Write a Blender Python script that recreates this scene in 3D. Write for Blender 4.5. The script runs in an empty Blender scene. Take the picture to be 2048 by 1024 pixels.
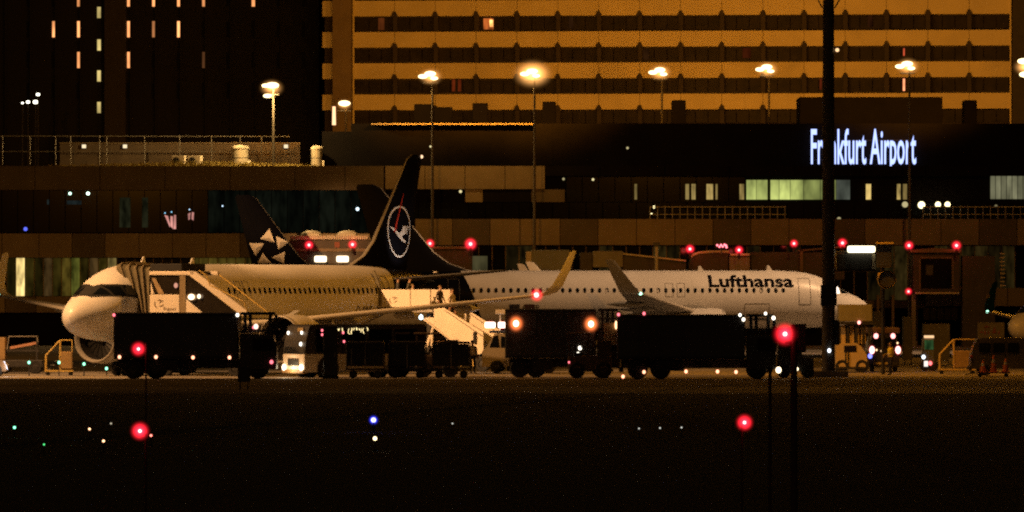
import bpy, bmesh, math, random
from mathutils import Vector, Matrix
random.seed(7)
S = bpy.context.scene
C = S.collection
R = math.radians

# ------------------------------------------------------------------ camera
F = 14800.0      # focal length in pixels of the 2048 wide photograph
HZ = 587.0       # horizon row
H = 4.3          # eye height
cam = bpy.data.cameras.new('camera')
camo = bpy.data.objects.new('camera', cam)
C.objects.link(camo)
camo.location = (0, 0, H)
camo.rotation_euler = (R(90), 0, 0)
cam.sensor_width = 36.0
cam.lens = F / 2048 * 36.0
cam.shift_y = (HZ - 512) / 2048
cam.clip_start = 1.0
cam.clip_end = 6000
S.camera = camo

# ------------------------------------------------------------------ world, moonlight, exposure
w = bpy.data.worlds.new('World')
S.world = w
w.use_nodes = True
nt = w.node_tree
bg = nt.nodes['Background']
sky = nt.nodes.new('ShaderNodeTexSky')
sky.sky_type = 'NISHITA'
sky.sun_disc = False
sky.sun_elevation = R(-4)
sky.sun_rotation = R(200)
tint = nt.nodes.new('ShaderNodeMixRGB')          # town glow warms the night sky
tint.blend_type = 'MULTIPLY'
tint.inputs[0].default_value = 1.0
tint.inputs[2].default_value = (1.0, .62, .30, 1)
nt.links.new(sky.outputs[0], tint.inputs[1])
nt.links.new(tint.outputs[0], bg.inputs[0])
bg.inputs[1].default_value = 0.24
sl = bpy.data.lights.new('moon', 'SUN')
sl.energy = 0.004
sl.angle = R(0.5)
sl.color = (1.0, 0.82, 0.6)
so = bpy.data.objects.new('moon', sl)
C.objects.link(so)
so.rotation_euler = (R(50), 0, R(-25))
S.view_settings.view_transform = 'Standard'
S.view_settings.look = 'None'
S.view_settings.exposure = 0.6
S.view_settings.gamma = 1.0
S.render.engine = 'CYCLES'
S.cycles.use_denoising = False
S.cycles.max_bounces = 5
S.cycles.diffuse_bounces = 2
S.cycles.glossy_bounces = 3
S.cycles.sample_clamp_indirect = 0.5
S.cycles.sample_clamp_direct = 6.0
S.cycles.use_light_tree = True
S.cycles.filter_width = 2.1          # a long lens through night air is soft


def X(px, D): return (px - 1024.0) * D / F
def Z(py, D): return H + (HZ - py) * D / F
def W(px, py, D): return Vector((X(px, D), D, Z(py, D)))


# ------------------------------------------------------------------ materials
MATS = {}


def mat(name, col, rough=0.6, metal=0.0, var=0.25, scale=1.2, bump=0.0, spec=0.5, coat=0.0):
    if name in MATS: return MATS[name]
    m = bpy.data.materials.new(name)
    m.use_nodes = True
    t = m.node_tree
    p = t.nodes['Principled BSDF']
    tc = t.nodes.new('ShaderNodeTexCoord')
    n = t.nodes.new('ShaderNodeTexNoise')
    n.inputs['Scale'].default_value = scale
    n.inputs['Detail'].default_value = 6
    n.inputs['Roughness'].default_value = 0.65
    t.links.new(tc.outputs['Object'], n.inputs['Vector'])
    r = t.nodes.new('ShaderNodeValToRGB')
    c0 = [max(0, c * (1 - var)) for c in col]
    c1 = [min(1, c * (1 + var)) for c in col]
    r.color_ramp.elements[0].position = 0.3
    r.color_ramp.elements[1].position = 0.72
    r.color_ramp.elements[0].color = (*c0, 1)
    r.color_ramp.elements[1].color = (*c1, 1)
    t.links.new(n.outputs['Fac'], r.inputs[0])
    t.links.new(r.outputs[0], p.inputs['Base Color'])
    p.inputs['Roughness'].default_value = rough
    p.inputs['Metallic'].default_value = metal
    p.inputs['Specular IOR Level'].default_value = spec
    p.inputs['Coat Weight'].default_value = coat
    if bump:
        b = t.nodes.new('ShaderNodeBump')
        b.inputs['Strength'].default_value = bump
        b.inputs['Distance'].default_value = 0.02
        t.links.new(n.outputs['Fac'], b.inputs['Height'])
        t.links.new(b.outputs[0], p.inputs['Normal'])
    MATS[name] = m
    return m


def emit(name, col, s, var=0.0, scale=2.0):
    """a surface that gives off light; var adds the uneven brightness of what is behind a lit pane"""
    if name in MATS: return MATS[name]
    if s < 20: s = min(s, 2.4)
    m = bpy.data.materials.new(name)
    m.use_nodes = True
    t = m.node_tree
    t.nodes.remove(t.nodes['Principled BSDF'])
    e = t.nodes.new('ShaderNodeEmission')
    e.inputs[0].default_value = (*col, 1)
    e.inputs[1].default_value = s
    t.links.new(e.outputs[0], t.nodes['Material Output'].inputs['Surface'])
    if var:
        tc = t.nodes.new('ShaderNodeTexCoord')
        n = t.nodes.new('ShaderNodeTexNoise')
        n.inputs['Scale'].default_value = scale
        n.inputs['Detail'].default_value = 5
        mp = t.nodes.new('ShaderNodeMapping')
        mp.inputs['Scale'].default_value = (1, 1, 0.35)
        t.links.new(tc.outputs['Object'], mp.inputs[0])
        t.links.new(mp.outputs[0], n.inputs['Vector'])
        mr = t.nodes.new('ShaderNodeMapRange')
        mr.inputs[1].default_value = 0.33
        mr.inputs[2].default_value = 0.68
        mr.inputs[3].default_value = s * (1 - var)
        mr.inputs[4].default_value = s * (1 + var)
        t.links.new(n.outputs['Fac'], mr.inputs[0])
        t.links.new(mr.outputs[0], e.inputs[1])
    if s < 20: m.cycles.emission_sampling = 'NONE'
    MATS[name] = m
    return m


def halo_mat(name, col, s):
    """painted halo round a lamp: its glow is strongest at the bulb (object space, radius 1 at the edge)"""
    if name in MATS: return MATS[name]
    m = bpy.data.materials.new(name)
    m.use_nodes = True
    t = m.node_tree
    t.nodes.remove(t.nodes['Principled BSDF'])
    e = t.nodes.new('ShaderNodeEmission')
    e.inputs[0].default_value = (*col, 1)
    tc = t.nodes.new('ShaderNodeTexCoord')
    ln = t.nodes.new('ShaderNodeVectorMath'); ln.operation = 'LENGTH'
    t.links.new(tc.outputs['Object'], ln.inputs[0])
    mr = t.nodes.new('ShaderNodeMapRange')
    mr.inputs[3].default_value = 1.0
    mr.inputs[4].default_value = 0.0
    t.links.new(ln.outputs['Value'], mr.inputs[0])
    pw = t.nodes.new('ShaderNodeMath'); pw.operation = 'POWER'
    pw.inputs[1].default_value = 3.2
    t.links.new(mr.outputs[0], pw.inputs[0])
    ml = t.nodes.new('ShaderNodeMath'); ml.operation = 'MULTIPLY'
    ml.inputs[1].default_value = s
    t.links.new(pw.outputs[0], ml.inputs[0])
    t.links.new(ml.outputs[0], e.inputs[1])
    t.links.new(e.outputs[0], t.nodes['Material Output'].inputs['Volume'])
    m.cycles.emission_sampling = 'NONE'
    MATS[name] = m
    return m


def glass(name, col=(0.006, 0.008, 0.011), rough=0.06):
    if name in MATS: return MATS[name]
    m = mat(name, col, rough, 0, 0.4, 0.6)
    m.node_tree.nodes['Principled BSDF'].inputs['Specular IOR Level'].default_value = 0.6
    return m


WHITE = mat('aircraft_white', (0.74, 0.73, 0.70), 0.32, 0, 0.05, 0.5, coat=0.25)
NAVY = mat('aircraft_navy', (0.0035, 0.0038, 0.0075), 0.55, 0, 0.2, 0.5, spec=.10)
BARE = mat('bare_metal', (0.42, 0.40, 0.36), 0.5, 0.3, 0.1, 2)
LEP = mat('leading_edge_pale', (.66, .62, .54), .4, .15, .08, 1)
GREYP = mat('grey_paint', (0.42, 0.42, 0.40), 0.5, 0, 0.12, 1)
WPAINT = mat('white_panel_paint', (0.75, 0.72, 0.66), 0.45, 0, 0.07, 1.3)
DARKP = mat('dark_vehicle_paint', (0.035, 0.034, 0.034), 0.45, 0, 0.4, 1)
BLACK = mat('black_rubber', (0.012, 0.012, 0.012), 0.8, 0, 0.3, 3)
STEEL = mat('galvanised_steel', (0.30, 0.29, 0.27), 0.5, 0.6, 0.25, 3)
DSTEEL = mat('dark_steel', (0.03, 0.029, 0.027), 0.6, 0.3, 0.3, 2)
GLASS = glass('dark_glass')
YEL = mat('yellow_rail_paint', (0.6, 0.42, 0.10), 0.5, 0, 0.15, 2)


# ------------------------------------------------------------------ mesh builder
class MB:
    def __init__(s): s.v = []; s.f = []
    def add(s, vs, fs):
        o = len(s.v)
        s.v += [Vector(a) for a in vs]
        s.f += [tuple(o + i for i in f) for f in fs]
        return s
    def box(s, x0, y0, z0, x1, y1, z1):
        if x0 > x1: x0, x1 = x1, x0
        if y0 > y1: y0, y1 = y1, y0
        if z0 > z1: z0, z1 = z1, z0
        return s.add([(x0, y0, z0), (x1, y0, z0), (x1, y1, z0), (x0, y1, z0), (x0, y0, z1), (x1, y0, z1), (x1, y1, z1), (x0, y1, z1)],
                     [(3, 2, 1, 0), (4, 5, 6, 7), (0, 1, 5, 4), (1, 2, 6, 5), (2, 3, 7, 6), (3, 0, 4, 7)])
    def bbox(s, x0, y0, z0, x1, y1, z1, b):
        """box with its edges bevelled"""
        bm = bmesh.new()
        q = MB().box(x0, y0, z0, x1, y1, z1)
        vs = [bm.verts.new(v) for v in q.v]
        for f in q.f: bm.faces.new([vs[i] for i in f])
        bmesh.ops.bevel(bm, geom=bm.edges[:], offset=b, segments=2, affect='EDGES', profile=0.6)
        bm.verts.index_update()
        s.add([v.co.copy() for v in bm.verts], [[v.index for v in f.verts] for f in bm.faces])
        bm.free()
        return s
    def prism(s, poly, y0, y1):
        """poly in (x, z), extruded along y"""
        n = len(poly)
        vs = [(p[0], y0, p[1]) for p in poly] + [(p[0], y1, p[1]) for p in poly]
        fs = [tuple(range(n)), tuple(range(2 * n - 1, n - 1, -1))]
        fs += [(i, n + i, n + (i + 1) % n, (i + 1) % n) for i in range(n)]
        return s.add(vs, fs)
    def tube(s, a, b, r0, r1=None, n=10):
        r1 = r0 if r1 is None else r1
        a, b = Vector(a), Vector(b)
        d = (b - a).normalized()
        u = d.orthogonal().normalized()
        v = d.cross(u)
        vs = []
        for p, r in ((a, r0), (b, r1)):
            for k in range(n):
                t = 2 * math.pi * k / n
                vs.append(p + (u * math.cos(t) + v * math.sin(t)) * r)
        fs = [(k, (k + 1) % n, n + (k + 1) % n, n + k) for k in range(n)]
        fs += [tuple(range(n - 1, -1, -1)), tuple(range(n, 2 * n))]
        return s.add(vs, fs)
    def path(s, pts, r, n=6):
        for a, b in zip(pts, pts[1:]): s.tube(a, b, r, r, n)
        return s
    def ball(s, c, r, n=12, m=8, sc=(1, 1, 1)):
        vs = [(c[0], c[1], c[2] + r * sc[2])]
        for j in range(1, m):
            ph = math.pi * j / m
            for k in range(n):
                t = 2 * math.pi * k / n
                vs.append((c[0] + r * sc[0] * math.sin(ph) * math.cos(t), c[1] + r * sc[1] * math.sin(ph) * math.sin(t), c[2] + r * sc[2] * math.cos(ph)))
        vs.append((c[0], c[1], c[2] - r * sc[2]))
        L = len(vs) - 1
        fs = [(0, 1 + k, 1 + (k + 1) % n) for k in range(n)]
        for j in range(m - 2):
            o = 1 + j * n
            fs += [(o + k, o + n + k, o + n + (k + 1) % n, o + (k + 1) % n) for k in range(n)]
        o = 1 + (m - 2) * n
        fs += [(L, o + (k + 1) % n, o + k) for k in range(n)]
        return s.add(vs, fs)
    def lathe(s, prof, c, axis='x', n=28):
        """prof: (along, radius) pairs, revolved about an axis through c"""
        vs = []
        for a, r in prof:
            for k in range(n):
                t = 2 * math.pi * k / n
                if axis == 'x': vs.append((c[0] + a, c[1] + r * math.cos(t), c[2] + r * math.sin(t)))
                elif axis == 'y': vs.append((c[0] + r * math.cos(t), c[1] + a, c[2] + r * math.sin(t)))
                else: vs.append((c[0] + r * math.cos(t), c[1] + r * math.sin(t), c[2] + a))
        fs = []
        for j in range(len(prof) - 1):
            fs += [(j * n + k, j * n + (k + 1) % n, (j + 1) * n + (k + 1) % n, (j + 1) * n + k) for k in range(n)]
        return s.add(vs, fs)
    def grid(s, rows, close=False):
        n = len(rows[0])
        vs = [p for r in rows for p in r]
        fs = []
        for j in range(len(rows) - 1):
            for k in range(n if close else n - 1):
                fs.append((j * n + k, j * n + (k + 1) % n, (j + 1) * n + (k + 1) % n, (j + 1) * n + k))
        return s.add(vs, fs)
    def mesh(s, name, m, smooth=False, off=None):
        me = bpy.data.meshes.new(name)
        me.from_pydata([tuple(v - off) if off else tuple(v) for v in s.v], [], s.f)
        me.materials.append(m)
        bm = bmesh.new()
        bm.from_mesh(me)
        bmesh.ops.recalc_face_normals(bm, faces=bm.faces)
        bm.to_mesh(me)
        bm.free()
        if smooth:
            me.polygons.foreach_set('use_smooth', [True] * len(me.polygons))
            me.set_sharp_from_angle(angle=R(40))
        return me


def link(name, me, parent=None, loc=(0, 0, 0), rot=None):
    o = bpy.data.objects.new(name, me)
    C.objects.link(o)
    o.location = loc
    if rot: o.rotation_euler = rot
    if parent: o.parent = parent
    return o


def obj(name, mb, m, parent=None, smooth=False):
    """a part, in its thing's own coordinates"""
    return link(name, mb.mesh(name, m, smooth), parent)


def base_of(p):
    l = Vector((0, 0, 0))
    while p:
        l += p.location
        p = p.parent
    return l


def wobj(name, mb, m, parent, smooth=False):
    """a part whose shape was laid out in world coordinates, under an unrotated thing"""
    return link(name, mb.mesh(name, m, smooth, base_of(parent)), parent)


def tag(o, label, cat, group=None, kind=None):
    if label: o['label'] = label
    if cat: o['category'] = cat
    if group: o['group'] = group
    if kind: o['kind'] = kind
    return o


def thing(name, label, cat, loc=(0, 0, 0), rz=0.0, group=None):
    o = bpy.data.objects.new(name, None)
    C.objects.link(o)
    o.location = loc
    o.rotation_euler = (0, 0, rz)
    return tag(o, label, cat, group)


def solo(name, mb, m, label, cat, group=None, smooth=False):
    """a thing that is one mesh, laid out in world coordinates; its origin goes to its base"""
    n = len(mb.v)
    c = Vector((sum(v.x for v in mb.v) / n, sum(v.y for v in mb.v) / n, min(v.z for v in mb.v)))
    o = link(name, mb.mesh(name, m, smooth, c), None, c)
    return tag(o, label, cat, group)


def struct(name, mb, m):
    o = link(name, mb.mesh(name, m))
    o['kind'] = 'structure'
    return o


def light(name, kind, loc, energy, col, parent=None, size=0.4, aim=None, cone=None, blend=0.6):
    l = bpy.data.lights.new(name, kind)
    l.energy = energy
    l.color = col
    l.shadow_soft_size = size
    o = bpy.data.objects.new(name, l)
    C.objects.link(o)
    o.location = loc
    if kind == 'SPOT':
        l.spot_size = R(cone)
        l.spot_blend = blend
        o.rotation_euler = (Vector(aim) - Vector(loc)).to_track_quat('-Z', 'Y').to_euler()
    if parent:
        o.location = Vector(loc) - base_of(parent)
        o.parent = parent
    return o


HALO_MESH = {}


def lens(parent, c, r, m, sc=(1, 1, 1), world=False):
    """painted lamp halo: a unit ball of glow scaled to size, centred on the bulb"""
    if m.name not in HALO_MESH: HALO_MESH[m.name] = MB().ball((0, 0, 0), 1, 18, 12).mesh('lens', m, True)  # mesh of the painted halo ball
    c = Vector(c) - (base_of(parent) if world else Vector((0, 0, 0)))
    o = link('lens', HALO_MESH[m.name], parent, c)  # added halo ball, larger than a real lamp cover
    o.scale = (r * sc[0], r * sc[1], r * sc[2])
    return o


def glyphs(text, cap, squeeze=1.0, bold=0.0, extrude=0.0):
    """each letter as its own flat (or extruded) mesh data: list of (char, verts, faces)"""
    def data(t, ex=0.0):
        cu = bpy.data.curves.new('t', 'FONT')
        cu.body = t
        cu.size = 1
        cu.offset = bold
        cu.extrude = ex
        cu.resolution_u = 3
        o = bpy.data.objects.new('t', cu)
        C.objects.link(o)
        dg = bpy.context.evaluated_depsgraph_get()
        dg.update()
        me = bpy.data.meshes.new_from_object(o.evaluated_get(dg))
        vs = [v.co.copy() for v in me.vertices]
        fs = [tuple(p.vertices) for p in me.polygons]
        bpy.data.objects.remove(o)
        bpy.data.meshes.remove(me)
        return vs, fs
    ref = data('H')[0]
    k = cap / (max(v.y for v in ref) - min(v.y for v in ref))
    mx = lambda t: max(v.x for v in data(t)[0])
    l0 = mx('l')
    out = []
    for i, ch in enumerate(text):
        if ch == ' ': continue
        adv = mx(text[:i] + 'l') - l0 if i else 0.0
        vs, fs = data(ch, extrude / k if k else 0)
        out.append((ch, [Vector(((v.x + adv) * k * squeeze, v.y * k, v.z * k)) for v in vs], fs))
    return out


# ------------------------------------------------------------------ ground
gm = mat('dark_grass', (0.035, 0.04, 0.02), 0.95, 0, 0.5, 0.15, 0.4)
am = mat('apron_concrete', (0.24, 0.215, 0.18), 0.75, 0, 0.35, 0.12, 0.3)
rm = mat('service_road_asphalt', (0.085, 0.08, 0.075), 0.85, 0, 0.3, 0.3, 0.3)
struct('ground', MB().add([(-1500, -60, 0), (1500, -60, 0), (1500, 4000, 0), (-1500, 4000, 0)], [(0, 1, 2, 3)]), gm)
struct('apron', MB().add([(-300, 318, .004), (300, 318, .004), (300, 640, .004), (-300, 640, .004)], [(0, 1, 2, 3)]), am)
struct('service_road', MB().add([(-300, 340, .008), (300, 340, .008), (300, 371, .008), (-300, 371, .008)], [(0, 1, 2, 3)]), rm)
lm = mat('worn_line_paint', (0.55, 0.5, 0.38), 0.7, 0, 0.4, 1.5)
for y0, y1 in ((372.2, 372.6), (339.2, 339.6)):
    struct('road_edge_line', MB().add([(-300, y0, .012), (300, y0, .012), (300, y1, .012), (-300, y1, .012)], [(0, 1, 2, 3)]), lm)
ym = mat('yellow_line_paint', (0.6, 0.42, 0.05), 0.7, 0, 0.4, 1.5)
struct('stand_lead_in_line', MB().add([(-26, 374, .012), (-25.7, 374, .012), (-1.0, 425, .012), (-1.3, 425, .012)], [(0, 1, 2, 3)]), ym)

# ------------------------------------------------------------------ hotel block with lit bands (far behind)
creamm = mat('cream_facade', (0.58, 0.48, 0.26), 0.8, 0, 0.14, 0.25, 0.2)
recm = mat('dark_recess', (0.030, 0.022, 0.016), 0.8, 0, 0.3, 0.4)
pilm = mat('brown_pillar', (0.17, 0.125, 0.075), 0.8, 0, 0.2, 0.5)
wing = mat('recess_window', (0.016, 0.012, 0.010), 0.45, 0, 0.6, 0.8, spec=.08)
GD = 684.0
gs = F / GD
g = thing('hotel_block', 'long hotel block with lit cream bands and dark window rows behind the terminal', 'building', (X(645, GD), GD, 0), R(-6.1))
gz = lambda py: H + (HZ - py) / gs
gu = lambda px: (px - 645) / gs * 1.004
UL = gu(2020)
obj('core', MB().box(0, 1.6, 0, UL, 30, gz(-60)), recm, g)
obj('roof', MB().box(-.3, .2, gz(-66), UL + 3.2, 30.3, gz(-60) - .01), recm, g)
obj('pillar', MB().box(gu(668), -0.9, 0, gu(705), 1.55, gz(-58)), pilm, g)
obj('pillar', MB().box(gu(2018), -0.9, 0, gu(2075), 1.55, gz(-58)), mat('dark_pillar', (0.03, 0.024, 0.018), .8), g)
bays = [gu(708) + k * (UL - .3 - gu(708)) / 16 for k in range(17)]
litpane = {(0, 3): ('pane_lit_warm', (1, .42, .12), 1.6), (0, 0): ('pane_lit_dim', (1, .35, .1), .10), (2, 2): ('pane_lit_red', (1, .22, .06), .10)}
for k in range(-1, 4):
    zt, zb = gz(2 + 62.5 * k), gz(33 + 62.5 * k)
    obj('spandrel_panel', MB().box(0, 0, zb, gu(667.6), 1.58, zt), creamm, g)
    sp = None
    for i in range(16):
        u0, u1 = bays[i] + .02, bays[i + 1] - .02
        obj('spandrel_panel', MB().box(u0, 0, zb, u1, 1.58, zt), creamm, g)
        wz0, wz1 = gz(62.5 + 62.5 * k) + .02, zb - .05
        if k >= 0 or True:
            # window strip of this bay: three panes set back in the shade of the band
            for j in range(3):
                a = u0 + .12 + j * (u1 - u0 - .24) / 3
                b = a + (u1 - u0 - .24) / 3 - .08
                mm = wing
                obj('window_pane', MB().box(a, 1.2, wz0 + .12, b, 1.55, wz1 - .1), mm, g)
        # bracket under each joint, a dark wedge in front of the band's foot
        if i:
            bu = bays[i]
            obj('bracket', MB().prism([(bu - .32, zb - .02), (bu + .32, zb - .02), (bu + .1, zb + .42), (bu - .1, zb + .42)], -.16, -.02), recm, g)
            obj('column', MB().box(bu - .2, .45, zb - (33 / gs), bu + .2, 1.15, zb - .01), recm, g)
# a few rooms have their light on
for px, py, wpx, hpx, col, st in ((975, 47, 20, 22, (1, .33, .1), .55), (981, 46, 7, 14, (1, .6, .25), 5.0), (760, 47, 12, 24, (1, .33, .1), .14),
                                  (905, 170, 6, 24, (1, .2, .06), .22), (917, 170, 6, 24, (1, .2, .06), .25), (1802, 168, 4, 24, (1, .45, .3), 1.8),
                                  (1802, 103, 3, 15, (1, .2, .12), .6), (1490, 105, 16, 20, (1, .25, .08), .07), (1637, 167, 4, 22, (1, .2, .08), .2),
                                  (1140, 45, 8, 22, (1, .5, .2), .05), (1290, 108, 12, 20, (1, .5, .2), .04), (1735, 42, 9, 22, (1, .4, .15), .06)):
    c = emit('room_light_%d_%d' % (px, py), (1, col[1] * .7, col[2] * .45), st * (.7 if st > .3 else .32), .6, 1.5)
    u = gu(px) - (px - 645) / 1375 * .0
    zc = gz(py + (px - 645) / 1375 * 5.0)
    obj('lit_window', MB().box(u - wpx / gs / 2, 1.05, zc - hpx / gs / 2, u + wpx / gs / 2, 1.19, zc + hpx / gs / 2), c, g)
obj('downpipe', MB().box(gu(706), -.12, 0, gu(709), .1, gz(-50)), creamm, g)
obj('downpipe', MB().box(gu(2012), -.12, 0, gu(2015), .1, gz(-50)), creamm, g)

# ------------------------------------------------------------------ dark office tower
TD = 700.0
ts = F / TD
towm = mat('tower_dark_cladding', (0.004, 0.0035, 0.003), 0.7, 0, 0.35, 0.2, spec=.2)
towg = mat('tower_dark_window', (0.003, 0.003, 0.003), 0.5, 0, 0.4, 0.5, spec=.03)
t = thing('office_tower', 'dark office tower with a few narrow lit windows', 'building', (X(300, TD), TD, 0))
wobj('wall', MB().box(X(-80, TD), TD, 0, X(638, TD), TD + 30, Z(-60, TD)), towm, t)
for px in range(-60, 640, 50):
    wobj('wall_rib', MB().box(X(px + 20, TD), TD - .35, 0, X(px + 24, TD), TD - .004, Z(-59, TD)), towm, t)
warm = emit('tower_window_warm', (1, .38, .12), .75, .5, 1.1)
pale = emit('tower_window_pale', (.95, .72, .25), .5, .5, .9)
lit = {(108, 1): 1, (158, 1): .8, (258, 1): .9, (308, 1): .25, (358, 1): 1, (158, 2): .6, (258, 2): .8, (412, 2): .06,
       (158, 0): .7, (258, 0): .8, (308, 0): .9, (358, 0): .7, (408, 0): .5, (507, 0): .9}
for px in (58, 108, 158, 208, 258, 308, 358, 408, 457, 507, 557, 607):
    for r in range(4):
        yc = -3 + 61.5 * r
        if px == 208: continue
        q = lit.get((px, r), lit.get((px + 4, r), 0))
        mm = towg if not q else emit('tower_window_%d' % int(q * 100), (1, .38, .13), 1.1 * q, .5, 1.0)
        hw = 3.5
        wobj('window', MB().box(X(px - hw, TD), TD - .12, Z(yc + 16, TD), X(px + hw, TD), TD - .006, Z(yc - 16, TD)), mm, t)
for yc in (25, 90, 152, 215):
    wobj('stair_window', MB().box(X(194.5, TD), TD - .14, Z(yc + 11, TD), X(201.5, TD), TD - .006, Z(yc - 11, TD)), pale, t)
wobj('stair_shaft', MB().box(X(210, TD), TD - .9, 0, X(252, TD), TD - .005, Z(-58, TD)), mat('shaft_brown', (.018, .013, .01), .8), t)

# ------------------------------------------------------------------ terminal
D0 = 610.0
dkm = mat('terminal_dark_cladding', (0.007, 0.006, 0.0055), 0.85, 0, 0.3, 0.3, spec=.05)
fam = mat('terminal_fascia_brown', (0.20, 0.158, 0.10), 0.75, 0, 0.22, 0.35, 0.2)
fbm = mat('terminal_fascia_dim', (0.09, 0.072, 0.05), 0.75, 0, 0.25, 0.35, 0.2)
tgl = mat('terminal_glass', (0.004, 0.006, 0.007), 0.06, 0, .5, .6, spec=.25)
mul = mat('mullion_brown', (0.16, 0.12, 0.07), .6, 0, .2, 1)


def pbox(x0, y0, x1, y1, D, th):
    """a block whose front face fills these photo pixels at distance D"""
    return MB().box(X(x0, D), D, Z(y1, D), X(x1, D), D + th, Z(y0, D))


def panes(parent, x0, x1, y0, y1, D, n, m, lit=None, gap=1.6, name='window_pane'):
    for k in range(n):
        a = x0 + (x1 - x0) * k / n + gap / 2
        b = x0 + (x1 - x0) * (k + 1) / n - gap / 2
        mm = (lit or {}).get(k, m)
        wobj(name, pbox(a, y0, b, y1, D, .12), mm, parent)


def panels(parent, xs, y0, y1, D, th, mats, name='fascia_panel'):
    for k in range(len(xs) - 1):
        wobj(name, pbox(xs[k] + .6, y0, xs[k + 1] - .6, y1, D, th), mats[k % len(mats)] if isinstance(mats, list) else mats, parent)


tw = thing('terminal_wing', 'low dark terminal wing with planted roof and brown fascia bands', 'building', (X(380, D0), D0, 0))
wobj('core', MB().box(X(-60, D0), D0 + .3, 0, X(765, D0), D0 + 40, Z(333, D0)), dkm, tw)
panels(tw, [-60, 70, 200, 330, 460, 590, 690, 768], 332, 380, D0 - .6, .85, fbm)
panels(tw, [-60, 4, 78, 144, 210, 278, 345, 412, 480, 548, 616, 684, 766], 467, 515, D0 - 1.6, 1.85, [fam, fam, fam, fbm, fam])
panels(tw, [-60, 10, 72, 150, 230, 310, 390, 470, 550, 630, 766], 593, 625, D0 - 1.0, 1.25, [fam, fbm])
panes(tw, -60, 765, 381, 465, D0, 26, tgl, {k: emit('upper_pane_%d' % (k % 4), (.30, .36, .22), (.004, .006, .009, .007)[k % 4], .8, 1.4) for k in range(15, 26)})
gy = (.62, .42, .06)
lw = {}
for k, q, c in ((5, 1.0, (1, .72, .25)), (6, .10, gy), (8, .13, (.9, .5, .15)), (10, .30, gy), (11, .40, (.52, .52, .08)), (12, .08, gy), (14, .12, gy), (15, .45, (1, .7, .2)),
                (24, .2, gy), (25, .25, gy), (26, .3, gy), (27, .22, gy), (28, .2, gy), (29, .2, gy), (9, .1, gy), (13, .14, (.9, .5, .15)), (7, .05, gy), (4, .05, gy), (30, .12, gy)):
    lw[k] = emit('lobby_pane_%d' % k, c, q * (.7 if q > .9 else .24), .75, 1.6)
panes(tw, -60, 765, 516, 592, D0, 45, tgl, lw)
for k in range(46):
    x = -60 + 825 * k / 45
    wobj('mullion', pbox(x - .8, 515.6, x + .8, 592.4, D0 - .12, .16), mul, tw)
# what is seen through the upper glazing: lamps and draped banners
for px, py, r, c, s in ((140, 387, 3, (.6, 1, .75), 2.2), (176, 387, 3.4, (.75, 1, .8), 3), (445, 412, 1.6, (.6, .8, 1), 1.2), (51, 458, 4, (.12, .16, 1), .8),
                        (330, 426, 1.4, (.3, .7, 1), .9), (343, 424, 1.4, (.3, .7, 1), .9), (379, 419, 1.6, (.5, .75, 1), .9), (715, 418, 3.4, (.7, .9, 1), 1.6)):
    wobj('ceiling_lamp', MB().ball(W(px, py, D0 - .25), r / 24.26, 8, 6), emit('ceiling_lamp_%d' % px, c, s), tw, True)
for p in ([(329, 430), (336, 432), (340, 448), (340, 455)], [(341, 432), (346, 433), (346, 458), (341, 452)], [(348, 430), (352, 430), (352, 458), (347, 458)],
          [(376, 428), (381, 425), (380, 438), (377, 440)], [(384, 424), (388, 425), (387, 441), (383, 438)]):
    wobj('banner', MB().prism([(X(a, D0 - .2), Z(b, D0 - .2)) for a, b in p], D0 - .30, D0 - .22), emit('banner_lit', (1, .42, .36), .45, .5, 2), tw)
for px, py, wd, hg in ((148, 405, 30, 8), (96, 404, 4, 10), (250, 425, 22, 60), (290, 425, 12, 60)):
    wobj('interior_wall', pbox(px - wd / 2, py - hg / 2, px + wd / 2, py + hg / 2, D0 - .03, .02), emit('interior_%d' % px, (.35, .5, .5) if px < 200 else (.5, .5, .22), .016, .8, 1.6), tw)

tb = thing('terminal_building', 'dark terminal building with brown fascia and glowing sign wall', 'building', (X(1400, D0), D0, 0))
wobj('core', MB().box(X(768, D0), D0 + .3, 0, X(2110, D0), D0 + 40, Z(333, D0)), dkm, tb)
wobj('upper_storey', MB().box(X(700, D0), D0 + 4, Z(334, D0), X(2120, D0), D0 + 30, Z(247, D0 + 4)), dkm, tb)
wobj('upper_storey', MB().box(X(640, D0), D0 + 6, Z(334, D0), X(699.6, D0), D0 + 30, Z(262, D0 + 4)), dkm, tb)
wobj('roof_ledge', pbox(742, 246.5, 1070, 249.5, D0 + 3.2, .9), mat('roof_ledge_stone', (.4, .33, .2), .8, 0, .5, .6), tb)
wobj('plant_room', MB().box(X(1600, 620), 620, Z(250, 620), X(1885, 620), 628, Z(194, 620)), dkm, tb)
for a, b, c, d in ((828, 208, 868, 246), (868, 214, 905, 246), (945, 206, 976, 246), (1085, 203, 1112, 246), (1344, 200, 1372, 246), (1928, 200, 1954, 246)):
    wobj('roof_unit', MB().bbox(X(a, 626), 626, Z(d + 4, 626), X(c, 626), 629, Z(b, 626), .1), dkm, tb)
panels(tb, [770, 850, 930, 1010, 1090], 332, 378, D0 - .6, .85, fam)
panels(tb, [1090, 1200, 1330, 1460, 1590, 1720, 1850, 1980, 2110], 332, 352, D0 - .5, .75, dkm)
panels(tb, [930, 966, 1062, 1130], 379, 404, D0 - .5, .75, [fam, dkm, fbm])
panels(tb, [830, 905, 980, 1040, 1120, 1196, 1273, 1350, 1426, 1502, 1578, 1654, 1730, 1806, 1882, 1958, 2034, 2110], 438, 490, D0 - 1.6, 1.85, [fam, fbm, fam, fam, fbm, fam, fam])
gl = {}
panes(tb, 770, 2110, 405, 437, D0, 40, tgl)
panes(tb, 1132, 1490, 354, 404, D0, 11, tgl)
sale = (.62, .70, .20)
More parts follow.
